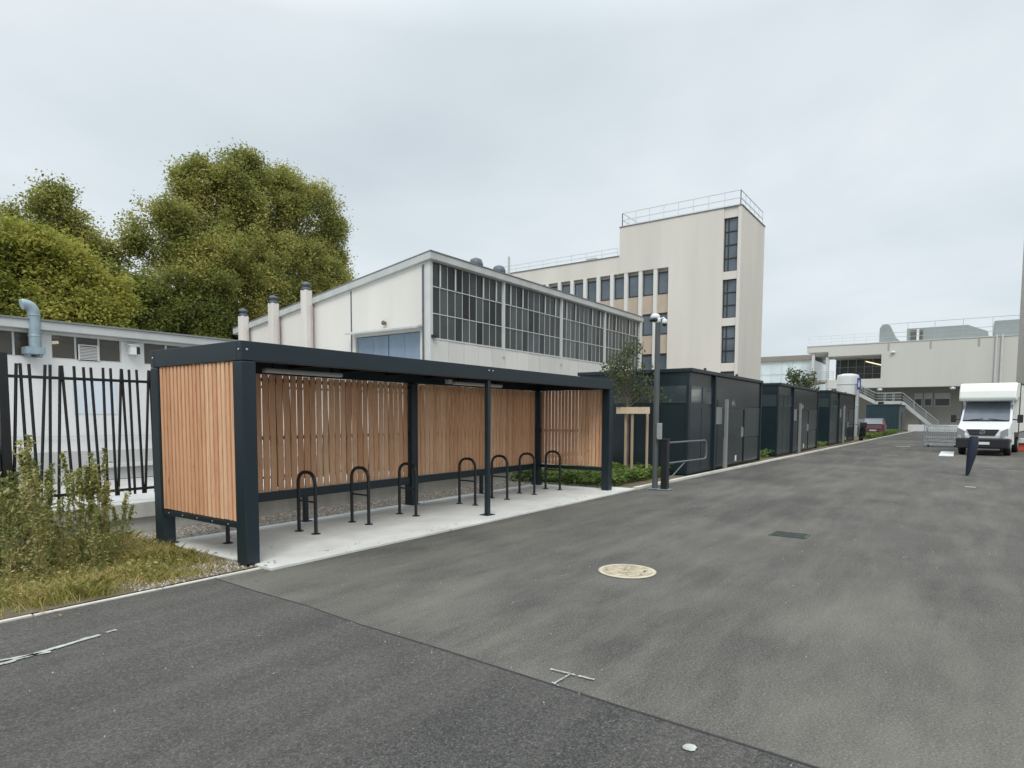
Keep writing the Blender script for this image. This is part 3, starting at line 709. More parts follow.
# ------------------------------------------------------------------ dark sheds along the kerb
def shed(label, x0, xm, x1, zt, y=5.88, yb=9.2, window=True, rec=.02):
    s = empty('dark_shed', (x0, y, 0), 0, label, 'shed', 'dark metal bin and bike sheds along the kerb')
    b = MB(); b.box(x0, xm, y+rec, yb, .05, zt-.10); b.box(xm+.12, x1-.08, y+.03, yb, .05, zt-.10); part(b, 'body', M['shed'], s)
    # panels of the left face (x0) and front, glazed band on top
    yy = y+rec+.06; k = 0
    while yy < yb-.3:
        y2 = min(yy+.72, yb-.02)
        b = MB(); b.box(x0-.014, x0-.002, yy, y2-.05, zt-.92, zt-.46); part(b, 'glass_panel', M['shedglass'], s)
        b = MB(); b.box(x0-.012, x0-.002, yy, y2-.02, .12, zt-.97); part(b, 'side_panel', M['shed'], s)
        yy = y2
    nw = 2 if xm-x0 < 2.2 else 3; d = (xm-x0-.1)/nw
    b = MB()
    for k in range(nw):
        if k % 2 == nw-2+1-1 or nw == 2 and k == 0 or True:
            b.box(x0+.06+k*d+.1, x0+.06+(k+1)*d-.06, y+rec-.012, y+rec-.002, zt-.92, zt-.46)
    part(b, 'glass_panel', M['shedglass'], s)
    b = MB()
    for k in range(nw): b.box(x0+.06+k*d+.02, x0+.06+(k+1)*d-.02, y+rec-.010, y+rec-.002, .14, zt-1.02)
    part(b, 'front_panel', M['shed'], s)
    for q in ((x0-.02, x0+.055, y-.012+rec, y+rec+.05), (xm, xm+.12, y-.06, yb), (x1-.08, x1, y-.05, yb)):
        b = MB(); b.box(*q, .03, zt-.101); part(b, 'frame_post', M['frame'], s)
    b = MB(); b.box(x0+.056, xm, y+rec-.016, y+rec-.001, .05, .13); part(b, 'bottom_rail', M['frame'], s)
    b = MB(); b.box(x0-.05, x1+.05, y-.08, yb+.05, zt-.10, zt); part(b, 'roof', M['frame'], s, bevel=.01)
    # door section: three vertical fields with a lighter band that paints in reflections, as cladding sheets
    w_ = x1-.08-(xm+.12); xa = xm+.12
    cuts = [0, .10, .46, .62, 1]
    b = MB()
    b.box(xa+.01, xa+w_*.62, y-.012, y+.028, zt-1.06, zt-.12)
    b.box(xa+w_*.62+.02, xa+w_-.01, y-.010, y+.028, zt-.95, zt-.12)
    b.box(xa+w_*.62+.02, xa+w_-.01, y-.010, y+.028, .12, zt-1.97)
    part(b, 'front_panel', M['shed2'], s)
    b = MB(); b.box(xa+w_*.62+.02, xa+w_-.01, y-.012, y+.028, zt-1.95, zt-.97); part(b, 'front_panel', M['shedband'], s, label='cladding panel painted paler to stand in for reflections')
    b = MB(); b.box(xa+w_*.20, xa+w_*.58, y-.016, y+.028, .12, zt-1.08); dd = part(b, 'door', M['shed2'], s, bevel=.01)
    b = MB(); b.box(xa+w_*.02, xa+w_*.18, y-.010, y+.028, .12, zt-1.08); part(b, 'front_panel', M['shed'], s)
    b = MB(); b.tube([(xa+w_*.55, y-.06, .95), (xa+w_*.55, y-.06, 1.25)], .018, 8); b.box(xa+w_*.55-.03, xa+w_*.55+.03, y-.03, y-.017, .92, 1.28); h = b.build('handle', M['galv']); h.parent = dd
    b = MB(); b.box(xa+w_*.42, xa+w_*.45, y-.022, y-.017, .18, .36); h = b.build('door_bolt', M['camwhite']); h.parent = dd
    # notice sheet
    b = MB(); b.box(xa+.02, xa+w_*.13, y-.022, y-.013, zt-1.50, zt-1.0); part(b, 'notice', M['postgrey'], s)
    # bicycle pictogram in white line on the door
    b = MB(); cx, cz, r = xa+w_*.36, zt-1.0+.10, .06; sc_ = 1+ (x1-x0)*.03
    Yp = y-.019
    for dx in (-.12, .12):
        for q in range(14):
            a0, a1 = 2*PI*q/14, 2*PI*(q+1)/14
            b.beam((cx+dx+r*math.cos(a0), Yp-.0, cz+r*math.sin(a0)), (cx+dx+r*math.cos(a1), Yp, cz+r*math.sin(a1)), .010, .004, up=(0, 1, 0))
    for a0, a1 in (((-.12, 0), (-.06, .10)), ((-.06, .10), (.07, .10)), ((-.06, .10), (0, 0)), ((0, 0), (.07, .10)), ((-.12, 0), (0, 0)), ((.12, 0), (.06, .14)), ((.06, .14), (.10, .155)), ((-.07, .125), (-.03, .125))):
        b.beam((cx+a0[0], Yp, cz+a0[1]), (cx+a1[0], Yp, cz+a1[1]), .010, .004, up=(0, 1, 0))
    part(b, 'bicycle_pictogram', M['galv'], s)
    for xx in (x0+(xm-x0)*.75, xm+(x1-xm)*.5):
        b = MB(); b.tube([(xx, y+.1, zt+.001), (xx, y+.1, zt+.09)], .04, 8); part(b, 'roof_cap', M['frame2'], s)
    return s
shed('dark glossy metal shed nearest the young tree, with bicycle pictogram beside its grey post', 16.28, 18.25, 23.45, 2.87)
shed('dark metal shed in the middle, between the near and the far shed', 26.2, 28.7, 34.4, 2.92)
shed('farthest and smallest looking dark metal shed, beside the white tank', 38.2, 41.0, 47.5, 3.06)
for x, zt_, lb_ in ((18.95, 2.10, 'tall grey post in front of the nearest dark shed'), (29.45, 2.17, 'tall grey post in front of the middle dark shed'), (41.9, 2.25, 'tall grey post in front of the farthest dark shed')):
    b = MB(); b.box(x-.055, x+.055, 5.66, 5.75, .01, zt_); o = b.build('grey_post', M['postgrey'], None, .01); tag(o, lb_, 'post', 'grey posts before the sheds')
    b = MB(); b.box(x-.12, x+.02 - .08, 5.67, 5.74, .01, .95); P(b.build('short_post', M['postgrey'], None, .008), o)

# ------------------------------------------------------------------ camera mast, gate post, swing bar
ms = empty('camera_mast', (12.93, 5.40, 0), 0, 'slim grey mast topped with a cluster of white security cameras', 'mast')
b = MB(); b.tube([(12.93, 5.40, 0), (12.93, 5.40, 3.62)], [.062, .055], 16); part(b, 'pole', M['poledark'], ms)
b = MB(); b.box(12.80, 13.06, 5.27, 5.53, .012, .03); part(b, 'base_plate', M['galv'], ms)
b = MB(); b.lathe((12.93, 5.40, 3.60), [(.056, 0), (.062, .03), (.062, .09), (.04, .12)], 16); part(b, 'mast_head', M['camwhite'], ms)
b = MB(); b.lathe((12.92, 5.46, 3.72), [(.03, .08), (.07, .07), (.10, .03), (.10, -.01), (.09, -.03)], 20); h = part(b, 'security_camera', M['camwhite'], ms)
for a in (30, 120, 210, 300):
    b = MB(); b.lathe((12.92+.075*math.cos(R(a)), 5.46+.075*math.sin(R(a)), 3.675), [(.048, 0), (.045, -.03), (.02, -.052)], 12); l = b.build('lens', M['black']); l.parent = h
b = MB(); b.tube([(12.93, 5.40, 3.66), (12.93, 5.27, 3.70), (12.92, 5.245, 3.66)], .018, 8); b.lathe((12.92, 5.245, 3.58), [(.03, .09), (.05, .075), (.06, .0), (.052, -.01)], 16); h = part(b, 'security_camera', M['camwhite'], ms)
b = MB(); b.lathe((12.92, 5.245, 3.568), [(.05, 0), (.04, -.035), (.01, -.05)], 14); l = b.build('dome', M['black']); l.parent = h
b = MB(); b.box(12.82, 12.92, 5.25, 5.335, 1.10, 1.45); b.box(12.86, 12.9, 5.33, 5.36, 1.15, 1.40)
part(b, 'control_box', M['silver'], ms, bevel=.008)
gt = empty('swing_gate', (12.98, 5.22, 0), 0, 'dark post with open swing bar gate beside the camera mast', 'gate')
b = MB(); b.box(12.92, 13.06, 5.13, 5.27, .01, 1.09); b.box(12.91, 13.07, 5.12, 5.28, 1.091, 1.11); part(b, 'post', M['frame2'], gt, bevel=.008)
b = MB(); b.box(12.84, 13.14, 5.05, 5.35, .008, .022); part(b, 'base_plate', M['galv'], gt)
e0 = Vector((14.5, 4.86, 0)); e1 = Vector((13.06, 5.2, 0)); d = (e0-e1)
b = MB(); pts = [e1+Vector((0, 0, 1.02)), e0+Vector((0, 0, 1.04))]
for k in range(1, 6): a = k/6*PI/2; pts.append(e0+d.normalized()*.09*math.sin(a)+Vector((0, 0, 1.04-.09*(1-math.cos(a)))))
pts.append(e0+d.normalized()*.09+Vector((0, 0, .70)))
for k in range(1, 6): a = k/6*PI/2; pts.append(e0+d.normalized()*.09*math.cos(a)+Vector((0, 0, .70-.09*math.sin(a))))
pts += [e0+Vector((0, 0, .61)), e1+Vector((0, 0, .57))]
b.tube(pts, .021, 10); part(b, 'gate_bar', M['gatebar'], gt)
b = MB(); b.tube([e1+d*.5+Vector((0, 0, .59)), e1+d*.02+Vector((0, 0, .16))], .015, 8); part(b, 'brace', M['gatebar'], gt)

# ------------------------------------------------------------------ young tree with stakes
def cloud(n, c, r, shell=.6):
    d = rng.normal(size=(n, 3)); d /= np.linalg.norm(d, axis=1)[:, None]
    return np.array(c)+d*np.array(r)*(shell+(1-shell)*rng.random(n))[:, None]
yt = empty('young_tree', (15.2, 7.15, .01), 0, 'slender young tree with thin dull green crown tied to wooden stakes', 'tree')
b = MB(); b.tube([(15.2, 7.15, .01), (15.19, 7.14, 1.2), (15.2, 7.16, 2.2), (15.18, 7.15, 3.4)], [.05, .04, .03, .01], 10)
tips = []
for k in range(26):
    z = random.uniform(1.75, 3.2); a = random.uniform(0, 2*PI); ln = (3.7-z)*.40+.18
    p0 = Vector((15.2, 7.15, z)); p1 = p0+Vector((math.cos(a)*ln*.55, math.sin(a)*ln*.55, ln*.45)); p2 = p0+Vector((math.cos(a)*ln*.9, math.sin(a)*ln*.9, ln*.45+random.uniform(-.2, .15)))
    b.tube([p0, p1, p2], [.014, .008, .004], 5); tips += [p0.lerp(p1, .6), p1, p1.lerp(p2, .5), p2]
part(b, 'trunk', M['bark'], yt)
pts = np.concatenate([np.array(q)+rng.normal(scale=.095, size=(19, 3)) for q in tips])
o = quads('crown', pts, .045, M['leaf_young'], up=.0, aspect=2.0); P(o, yt)
ts = empty('tree_stakes', (15.2, 7.1, .01), 0, 'three pale wooden stakes with a crossboard propping the young tree', 'tree stakes')
for x, y in ((15.12, 7.15), (15.06, 6.94), (15.3, 6.63)):
    b = MB(); b.tube([(x, y, 0), (x, y, 1.70)], .036, 10); part(b, 'stake', M['paleb'], ts)
b = MB(); b.box(14.98, 15.01, 6.44, 7.36, 1.66, 1.83); part(b, 'crossboard', M['palep'], ts)

# ------------------------------------------------------------------ low green planting
def bed(name, n, xr, yr, h, size, mat, label, mask=None):
    x = rng.uniform(*xr, n); y = rng.uniform(*yr, n)
    hm = h*(.45+.55*(np.sin(x*5.1+1)*np.sin(y*6.3)*.5+.5))
    z = .02+hm*np.sqrt(rng.random(n))
    o = quads(name, np.stack([x, y, z], 1), size, mat, up=.7, aspect=1.7)
    return tag(o, label, 'ground cover', kind='stuff')
bed('ground_cover', 5200, (12.2, 16.1), (6.25, 8.8), .32, .08, M['leaf_bed'], 'leafy green ground cover in the bed behind the far end of the shelter')
bed('ground_cover', 500, (23.6, 26.1), (6.0, 7.5), .30, .10, M['leaf_bed'], 'green weeds in the gap between the near and middle shed')
bed('ground_cover', 500, (35, 38), (5.9, 7), .3, .10, M['leaf_bed'], 'green weeds in the gap before the farthest shed')
bed('ground_cover', 1500, (52, 76), (5.2, 5.9), .35, .16, M['leaf_bed'], 'strip of low green plants along the kerb beside the parked car')

# ------------------------------------------------------------------ verge grass and weeds
def grass(name, n, xr, yr, hmin, hmax, wd, mat, label, dens=None, lean=.5):
    x = rng.uniform(*xr, n); y = rng.uniform(*yr, n)
    if dens is not None: k = rng.random(n) < dens(x, y); x, y = x[k], y[k]
    n = len(x); h = rng.uniform(hmin, hmax, n)*(.6+.6*(np.sin(x*3.3+.5)*np.sin(y*4.1+1)*.5+.5))
    a = rng.uniform(0, 2*PI, n); l = rng.uniform(.1, lean, n)*h*1.6; la = rng.uniform(0, 2*PI, n)
    w2 = wd*rng.uniform(.6, 1.4, n)/2
    bx, by = np.cos(a)*w2, np.sin(a)*w2; tx, ty = x+np.cos(la)*l, y+np.sin(la)*l; mx_, my_ = x+np.cos(la)*l*.35, y+np.sin(la)*l*.35
    z0 = np.full(n, .012)
    v = np.stack([np.stack([x-bx, y-by, z0], 1), np.stack([x+bx, y+by, z0], 1), np.stack([mx_+bx*.7, my_+by*.7, h*.62], 1), np.stack([tx, ty, h], 1), np.stack([mx_-bx*.7, my_-by*.7, h*.62], 1)], 1).reshape(-1, 3)
    me = bpy.data.meshes.new(name); me.vertices.add(5*n); me.vertices.foreach_set('co', v.astype(np.float32).ravel())
    me.loops.add(5*n); me.loops.foreach_set('vertex_index', np.arange(5*n, dtype=np.int32)); me.polygons.add(n)
    me.polygons.foreach_set('loop_start', np.arange(0, 5*n, 5, dtype=np.int32)); me.update(calc_edges=True); me.materials.append(mat)
    o = bpy.data.objects.new(name, me); COL.objects.link(o); return tag(o, label, 'grass', kind='stuff')
def dn(x, y):
    edge = np.clip((y-5.97)/.25, 0, 1)*np.clip((3.55-x+np.maximum(0, (y-6.0))*.12)/.35, 0, 1)
    return edge*(.55+.45*np.sin(x*7+y*5))
grass('grass', 90000, (-1.5, 3.75), (5.96, 8.85), .05, .15, .008, M['grass'], 'scruffy yellow green grass on the verge left of the shelter', dn, .9)
bed2 = None
x = rng.uniform(-.5, 3.5, 9000); y = rng.uniform(6.1, 8.8, 9000); k = rng.random(9000) < np.clip((3.45-x)/.6, 0, 1)*np.clip((y-6.05)/.5, 0, 1); x, y = x[k], y[k]
o = quads('clover', np.stack([x, y, 0.02+.11*rng.random(len(x))**1.2], 1), .024, M['weed'], up=.8); tag(o, 'small leafy ground plants mixed into the verge grass', 'ground cover', kind='stuff')
def weed_proto(name, h, spread, seed):
    rr = np.random.default_rng(seed); b = MB(); C = []
    r = empty(name)
    for s in range(rr.integers(3, 5)):
        a = rr.uniform(0, 2*PI); l = rr.uniform(.02, spread); hh = h*rr.uniform(.6, 1)
        p = [Vector((0, 0, 0)), Vector((math.cos(a)*l*.35, math.sin(a)*l*.35, hh*.5)), Vector((math.cos(a)*l, math.sin(a)*l, hh))]
        b.tube(p, [.007, .005, .002], 5)
        for k in range(78):
            u = rr.uniform(.06, 1); q = p[0].lerp(p[1], u*2) if u < .5 else p[1].lerp(p[2], u*2-1)
            wdt = .085*(1.12-u)+.012
            C.append([q.x+rr.normal()*wdt, q.y+rr.normal()*wdt, q.z+rr.normal()*.02])
        for k in range(80):
            u = rr.uniform(.72, 1.01); q = p[1].lerp(p[2], u*2-1); C.append([q.x+rr.normal()*.013, q.y+rr.normal()*.013, q.z])
    st = b.build('stem', M['stem'], r); fo = quads('foliage', np.array(C), .027, M['weed'], r, up=.1, aspect=2.3)
    return r
protos = [weed_proto('tall_weed', 1.4, .22, s) for s in (1, 2, 3, 4)]
WL = 'tall seeding weed with thin stems among others in front of the fence'
spots = []
for i in range(36):
    px = random.uniform(-.1, 1); x = random.uniform(.9, 2.75); y = random.uniform(7.15, 8.6)
    spots.append((x, y, random.uniform(.50, .86)))
spots += [(2.25, 7.5, 1.0), (2.05, 7.6, .95), (2.72, 7.6, 1.02), (2.38, 7.7, .92), (2.98, 7.7, .88), (2.88, 7.5, .95), (1.9, 7.4, .85), (3.12, 7.95, .62), (2.55, 7.3, .72), (3.02, 7.35, .68), (2.2, 7.1, .6), (2.6, 6.95, .5), (1.9, 6.9, .5), (2.75, 7.1, .55)]
for i, (x, y, s) in enumerate(spots):
    o = protos[i] if i < 4 else copy_tree(protos[i % 4])
    o.location = (x, y, .012); o.scale = (s*1.0, s*1.0, s); o.rotation_euler.z = random.uniform(0, 6.28)
    tag(o, WL, 'weed', 'tall weeds in front of the fence')

lf = np.concatenate([np.stack([rng.uniform(3.8, 12.5, 60), rng.uniform(7.5, 8.8, 60), np.full(60, .045)], 1), np.stack([rng.uniform(.8, 12, 90), 5.2+.75*rng.random(90)**.4, np.full(90, .03)], 1), np.stack([rng.uniform(3.2, 4.4, 30), rng.uniform(5.8, 7.6, 30), np.full(30, .04)], 1)])
o = quads('fallen_leaves', lf, .026, leaf_mat('dead_leaves', [(0, (.12, .07, .03)), (.5, (.28, .18, .07)), (1, (.45, .34, .12))], 3, .1), up=3.); tag(o, 'small dry fallen leaves scattered along the slab and kerb', 'fallen leaves', kind='stuff')

# ------------------------------------------------------------------ big trees
def big_tree(label, base, trunkh, lobes, nclump, leaf, mat, nleaf=34, sig=.55, seed=0, group=None, limbs=True):
    t_ = empty('broadleaf_tree', base, 0, label, 'tree', group)
    global rng; rng = np.random.default_rng(seed); random.seed(seed)
    b = MB(); B = Vector(base); top = Vector((base[0], base[1], trunkh))
    b.tube([B, B.lerp(top, .5)+Vector((.1, .1, 0)), top], [.55, .42, .33], 12)
    vol = np.array([l[1][0]*l[1][1]*l[1][2] for l in lobes])**(2/3); vol /= vol.sum()
    for (c, r) in lobes:
        c = Vector(c); m = top.lerp(c, .5)+Vector((random.uniform(-.5, .5), random.uniform(-.5, .5), -.4))
        b.tube([top-Vector((0, 0, .5)), m, c], [.24, .14, .05], 7)
        for k in range(6):
            a = random.uniform(0, 2*PI); e = random.uniform(.1, 1.2)
            q = c+Vector((math.cos(a)*math.cos(e)*r[0], math.sin(a)*math.cos(e)*r[1], math.sin(e)*r[2]))*.8
            b.tube([m.lerp(c, random.uniform(.2, .9)), m.lerp(q, .6), q], [.08, .05, .02], 5)
    part(b, 'trunk', M['bark'], t_)
    C = []
    for (c, r), f in zip(lobes, vol):
        ns = 7; n = int(nclump*f/(ns+5)); C.append(cloud(n*5, c, np.array(r)*.92, .45))
        for q in cloud(ns, c, np.array(r)*.80, .8):
            C.append(cloud(n, q, np.array(r)*rng.uniform(.26, .42), .45))
    C = np.concatenate(C); m = rng.integers(int(nleaf*.5), int(nleaf*1.5), len(C))
    idx = np.repeat(np.arange(len(C)), m); sg = (sig*rng.uniform(.5, 1.3, len(C)))[idx][:, None]
    pts = C[idx]+rng.normal(size=(len(idx), 3))*sg*np.array([1, 1, .8])
    P(quads('crown', pts, leaf, mat, up=.25, aspect=1.35), t_)
    return t_
mb = (25.2, 41.5, 0)
big_tree('big round plane tree towering behind the hall and low building', mb, 7, [((19.9, 41.0, 12.2), (2.9, 2.6, 2.7)), ((23.8, 42.0, 15.8), (3.4, 3.1, 3.2)), ((28.1, 43.0, 17.2), (3.4, 3.1, 3.3)), ((31.8, 43.0, 16.8), (3.5, 3.1, 3.3)), ((24.0, 40.0, 11.9), (4.0, 3.6, 3.8)), ((29.8, 41.0, 12.1), (3.6, 3.3, 3.4)), ((20.1, 39.0, 9.2), (3.1, 2.8, 2.9)), ((33.7, 43.0, 14.1), (2.1, 1.9, 2.0)), ((22.8, 42.0, 17.1), (1.7, 1.6, 1.6)), ((30.5, 43.0, 18.9), (2.0, 1.8, 1.9)), ((25.7, 42.0, 18.2), (2.0, 1.8, 1.9)), ((25.0, 40.0, 8.8), (3.4, 3.1, 3.3)), ((34.5, 43, 12.0), (1.8, 1.8, 2.0))], 5600, .118, M['leaf_main'], 58, .34, 11)
big_tree('bright yellow green tree at the far left behind the low building', (11.2, 36, 0), 5, [((10.9, 36.0, 8.7), (2.1, 1.8, 1.9)), ((12.6, 36.0, 8.4), (2.0, 1.8, 1.9)), ((14.0, 36.0, 7.4), (1.6, 1.5, 1.5)), ((9.4, 36.0, 8.9), (1.8, 1.6, 1.7)), ((11.3, 35.0, 6.2), (2.3, 2.1, 2.2)), ((8.6, 35.5, 6.4), (2.4, 2, 2.3)), ((13.6, 35.3, 5.6), (2.0, 1.8, 1.8))], 2300, .12, M['leaf_yel'], 54, .32, 12)
big_tree('darker lower tree between the yellowish tree and the big plane tree', (16.4, 38, 0), 4, [((16.4, 38.0, 8.4), (1.7, 1.5, 1.6)), ((17.5, 38.0, 7.1), (1.9, 1.7, 1.8)), ((14.8, 37.0, 6.7), (1.6, 1.4, 1.5)), ((19.8, 38.0, 7.3), (2.2, 1.9, 2.1)), ((16.0, 37.0, 5.2), (2.2, 1.8, 1.8)), ((19.5, 37.5, 5.2), (2.4, 1.8, 1.9)), ((23.0, 38, 5.6), (2.4, 1.8, 2.0))], 1800, .12, M['leaf_dark'], 50, .32, 13)
big_tree('thin topped olive tree rising just above the bright yellow green tree', (14.0, 42, 0), 7, [((14.2, 42.0, 12.3), (1.8, 1.6, 1.7)), ((15.9, 42.0, 11.5), (1.3, 1.2, 1.2)), ((12.3, 42.0, 11.6), (1.1, 1.0, 1.0)), ((14.6, 42.0, 13.6), (0.9, 0.8, 0.9)), ((16.9, 42.0, 10.4), (1.2, 1.1, 1.2)), ((13.6, 42, 10), (2.6, 1.5, 1.8))], 800, .12, M['leaf_main'], 42, .38, 14)
rng = np.random.default_rng(99); random.seed(99)
# ------------------------------------------------------------------ box van (local: front towards -x, centred on y, ground z 0)
def wheel(b, x, y, r, w):
    b.mat(M['tyre']).lathe((x, y-w/2, r), [(r*.62, 0), (r*.95, 0), (r, w*.15), (r, w*.85), (r*.95, w), (r*.62, w)], 24, 'y')
    b.mat(M['galv']).lathe((x, y-w/2-.004, r), [(r*.60, 0), (r*.60, .02), (r*.2, .03), (r*.2, .05)], 16, 'y')
    b.lathe((x, y+w/2-.046, r), [(r*.2, 0), (r*.2, .02), (r*.60, .03), (r*.60, .05)], 16, 'y')
def sub(b, name, mat, parent, bevel=0, label=None):
    o = b.build(name, mat, parent, bevel)
    if label: o['label'] = label
    return o
van = empty('box_van', (32.75, -.72, 0), R(-7), 'white box van with dark grille parked facing the camera on the right', 'van')
W = .90
b = MB()      # cab shell
prof = [(0.04, .62), (.0, .86), (.10, 1.12), (.22, 1.20), (.88, 1.44), (1.52, 2.30), (1.75, 2.42), (2.25, 2.42), (2.25, .42), (.35, .42)]
b.prism_y(prof, -W, W, lambda x, z: .0+max(0, z-1.3)*.06+max(0, .25-x)*.40)
sub(b, 'cab', M['vanwhite'], van, .035)
def on_screen(u, v, off=.014):   # windscreen plane between (.88,1.44) and (1.52,2.30)
    x, z = .88+(1.52-.88)*u, 1.44+(2.30-1.44)*u
    n = Vector((-.802, 0, .597)); hw = W-.02-max(0, z-1.3)*.06-.06
    return Vector((x, v*hw, z))+n*off
b = MB(); b.add([on_screen(.04, -1), on_screen(.04, 1), on_screen(.96, 1), on_screen(.96, -1), on_screen(.04, -1, -.01), on_screen(.04, 1, -.01), on_screen(.96, 1, -.01), on_screen(.96, -1, -.01)], [(0, 3, 2, 1), (4, 5, 6, 7), (0, 1, 5, 4), (1, 2, 6, 5), (2, 3, 7, 6), (3, 0, 4, 7)])
ws = sub(b, 'windscreen', M['windscreen'], van)
b = MB()
for s in (-1, 1): b.beam(on_screen(.03, s*.75, .03), on_screen(.10, s*.12, .03), .02)
sub(b, 'wipers', M['black'], ws)
b = MB(); b.beam(on_screen(.005, -.98, .03), on_screen(.005, .98, .03), .05, .05); sub(b, 'cowl', M['black'], van)
b = MB(); g0 = [(-.56, 1.10), (.56, 1.10), (.42, .84), (-.42, .84)]
b.add([(.06, y, z) for y, z in g0]+[(-.02, y*.99, z) for y, z in g0], [(0, 1, 2, 3), (7, 6, 5, 4), (0, 4, 5, 1), (1, 5, 6, 2), (2, 6, 7, 3), (3, 7, 4, 0)])
gr_ = sub(b, 'grille', M['black'], van, .01)
b = MB()
for k in range(3): z = .90+k*.06; b.box(-.028, -.021, -.46-.03*k, .46+.03*k, z, z+.015)
sub(b, 'grille_slats', M['cap'], gr_)
b = MB(); b.tube([(-.03, .085*math.cos(2*PI*k/20), .99+.085*math.sin(2*PI*k/20)) for k in range(21)], .009, 6)
for a in (90, 210, 330): b.beam((-.03, 0, .99), (-.03, .08*math.cos(R(a)), .99+.08*math.sin(R(a))), .014)
sub(b, 'emblem', M['galv'], gr_)
b = MB(); b.box(-.06, .5, -W-.0, W+.0, .30, .74); sub(b, 'bumper', M['black'], van, .06)
b = MB(); b.box(-.075, -.062, -.26, .26, .47, .58); sub(b, 'number_plate', M['camwhite'], van)
for s in (-1, 1):
    b = MB(); h0_ = [(.60, 1.02), (.84, 1.16), (.85, .86), (.60, .76)]
    b.add([(-.03 if abs(y) < .8 else .02, s*y, z) for y, z in h0_]+[(.18, s*y, z) for y, z in h0_], [(0, 1, 2, 3), (7, 6, 5, 4), (0, 4, 5, 1), (1, 5, 6, 2), (2, 6, 7, 3), (3, 7, 4, 0)])
    sub(b, 'headlight', M['lampglass'], van)
    b = MB(); b.beam((1.0, s*.84, 1.52), (.98, s*1.12, 1.50), .05, .05); b.box(.94, 1.06, s*1.05, s*1.24, 1.38, 1.72); sub(b, 'mirror', M['black'], van, .03)
    b = MB(); b.box(1.25, 2.0, s*.84, s*.855, 1.5, 2.15) ; sub(b, 'side_window', M['windscreen'], van)
for x in (.95, 4.4):
    for s in (-1, 1):
        b = MB(); wheel(b, x, s*.78, .36, .22); sub(b, 'wheel', None, van)
b = MB(); b.box(2.35, 6.0, -1.02, 1.02, .95, 3.07); sub(b, 'box_body', M['boxwhite'], van, .02)
b = MB(); b.prism_y([(.98, 2.30), (.90, 2.42), (.97, 2.72), (1.12, 2.97), (1.32, 3.07), (2.345, 3.07), (2.345, 2.44), (1.75, 2.44), (1.50, 2.32)], -1.01, 1.01, lambda x, z: max(0, 1.9-x)*.03); sub(b, 'roof_fairing', M['boxwhite'], van, .05)
b = MB()
for y in (-1.025, 1.025):
    for z in (.93, 3.03): b.box(2.34, 6.01, y-.012, y+.012, z, z+.06)
    b.box(2.33, 2.38, y-.012, y+.012, .99, 3.03)
b.box(1.3, 6, -.8, .8, .42, .94); sub(b, 'chassis_and_trim', M['black'], van)
# white board under the tyre
b = MB(); b.box(31.2, 35.2, .22, .72, .006, .03); tag(b.build('white_board', M['camwhite']), 'white board lying flat on the asphalt beside the van front tyre', 'board')
# little red and white barrier behind van
rb = empty('plastic_barrier', (38.4, -1.95, 0), 0, 'red and white plastic barrier on the ground behind the van', 'barrier')
b = MB(); b.box(38.3, 38.5, -2.5, -1.55, 0, .38); part(b, 'body', M['redb'], rb, .03)
b = MB(); b.box(38.2, 38.6, -2.8, -2.2, .381, .62); part(b, 'block', M['camwhite'], rb, .03)

# ------------------------------------------------------------------ tapered leaning bollard
b = MB(); b.tube([(21.26, -.17, 0), (21.26, -.19, .08), (21.25, -.25, .55), (21.24, -.28, .92), (21.24, -.29, 1.06)], [.035, .05, .105, .12, .10], 16)
bo = tag(b.build('bollard', paint('navy_bollard', (.018, .026, .045), .45)), 'dark leaning bollard that tapers to a narrow foot, in front of the van', 'bollard')
b = MB(); b.lathe((21.24, -.29, 1.055), [(.10, 0), (.08, .03), (.03, .045)], 16); P(b.build('cap', M['frame2']), bo)

# ------------------------------------------------------------------ container, tank, small things beyond the sheds
ct = empty('container', (78, 5.4, 0), 0, 'dark teal site container at the far end of the road', 'container')
b = MB(); b.box(78.0, 90-4, 5.45, 8.5, .05, 2.88)
part(b, 'body', M['teal'], ct)
b = MB()
for k in range(14): b.box(77.96, 77.998, 5.5+k*.215, 5.5+k*.215+.10, .15, 2.78)
part(b, 'corrugation', M['teal'], ct)
b = MB(); b.box(78.05, 85.9, 5.40, 5.448, .05, 2.86); part(b, 'side', M['tealside'], ct)
b = MB(); b.box(80.8, 81.9, 5.36, 5.398, .1, 2.1); part(b, 'door', M['black'], ct)
b = MB(); b.box(77.9, 86.1, 5.3, 8.6, 2.881, 2.95); part(b, 'roof', M['cap'], ct)
b = MB(); b.box(79, 79.5, 7.0, 7.5, 2.951, 3.25); part(b, 'roof_vent', M['black'], ct)
tk = empty('white_tank', (56, 7.45, 0), 0, 'white cylindrical tank standing behind the farthest dark shed', 'tank')
b = MB(); b.lathe((56, 7.45, 0), [(.76, 0), (.78, .05), (.78, 4.75), (.74, 4.88), (.4, 4.98), (.1, 5.0)], 32); part(b, 'shell', M['camwhite'], tk)
b = MB()
for z in (4.1, 2.4): b.lathe((56, 7.45, z), [(.785, 0), (.80, .02), (.80, .08), (.785, .10)], 32)
part(b, 'band', M['louvre'], tk)
b = MB(); b.box(55.2, 55.24, 6.44, 6.70, 3.7, 4.6); sg = b.build('blue_sign', M['bluesign']); tag(sg, 'small blue sign panel with white figure beside the white tank', 'sign')
b = MB(); b.lathe((55.19, 6.57, 4.35), [(.05, 0), (.05, .008)], 12, 'x'); b.box(55.19, 55.198, 6.52, 6.62, 3.9, 4.27); P(b.build('figure', M['camwhite']), sg)
b = MB(); b.tube([(55.28, 6.57, 0), (55.28, 6.57, 4.65)], .035, 8); P(b.build('pole', M['galv']), sg)
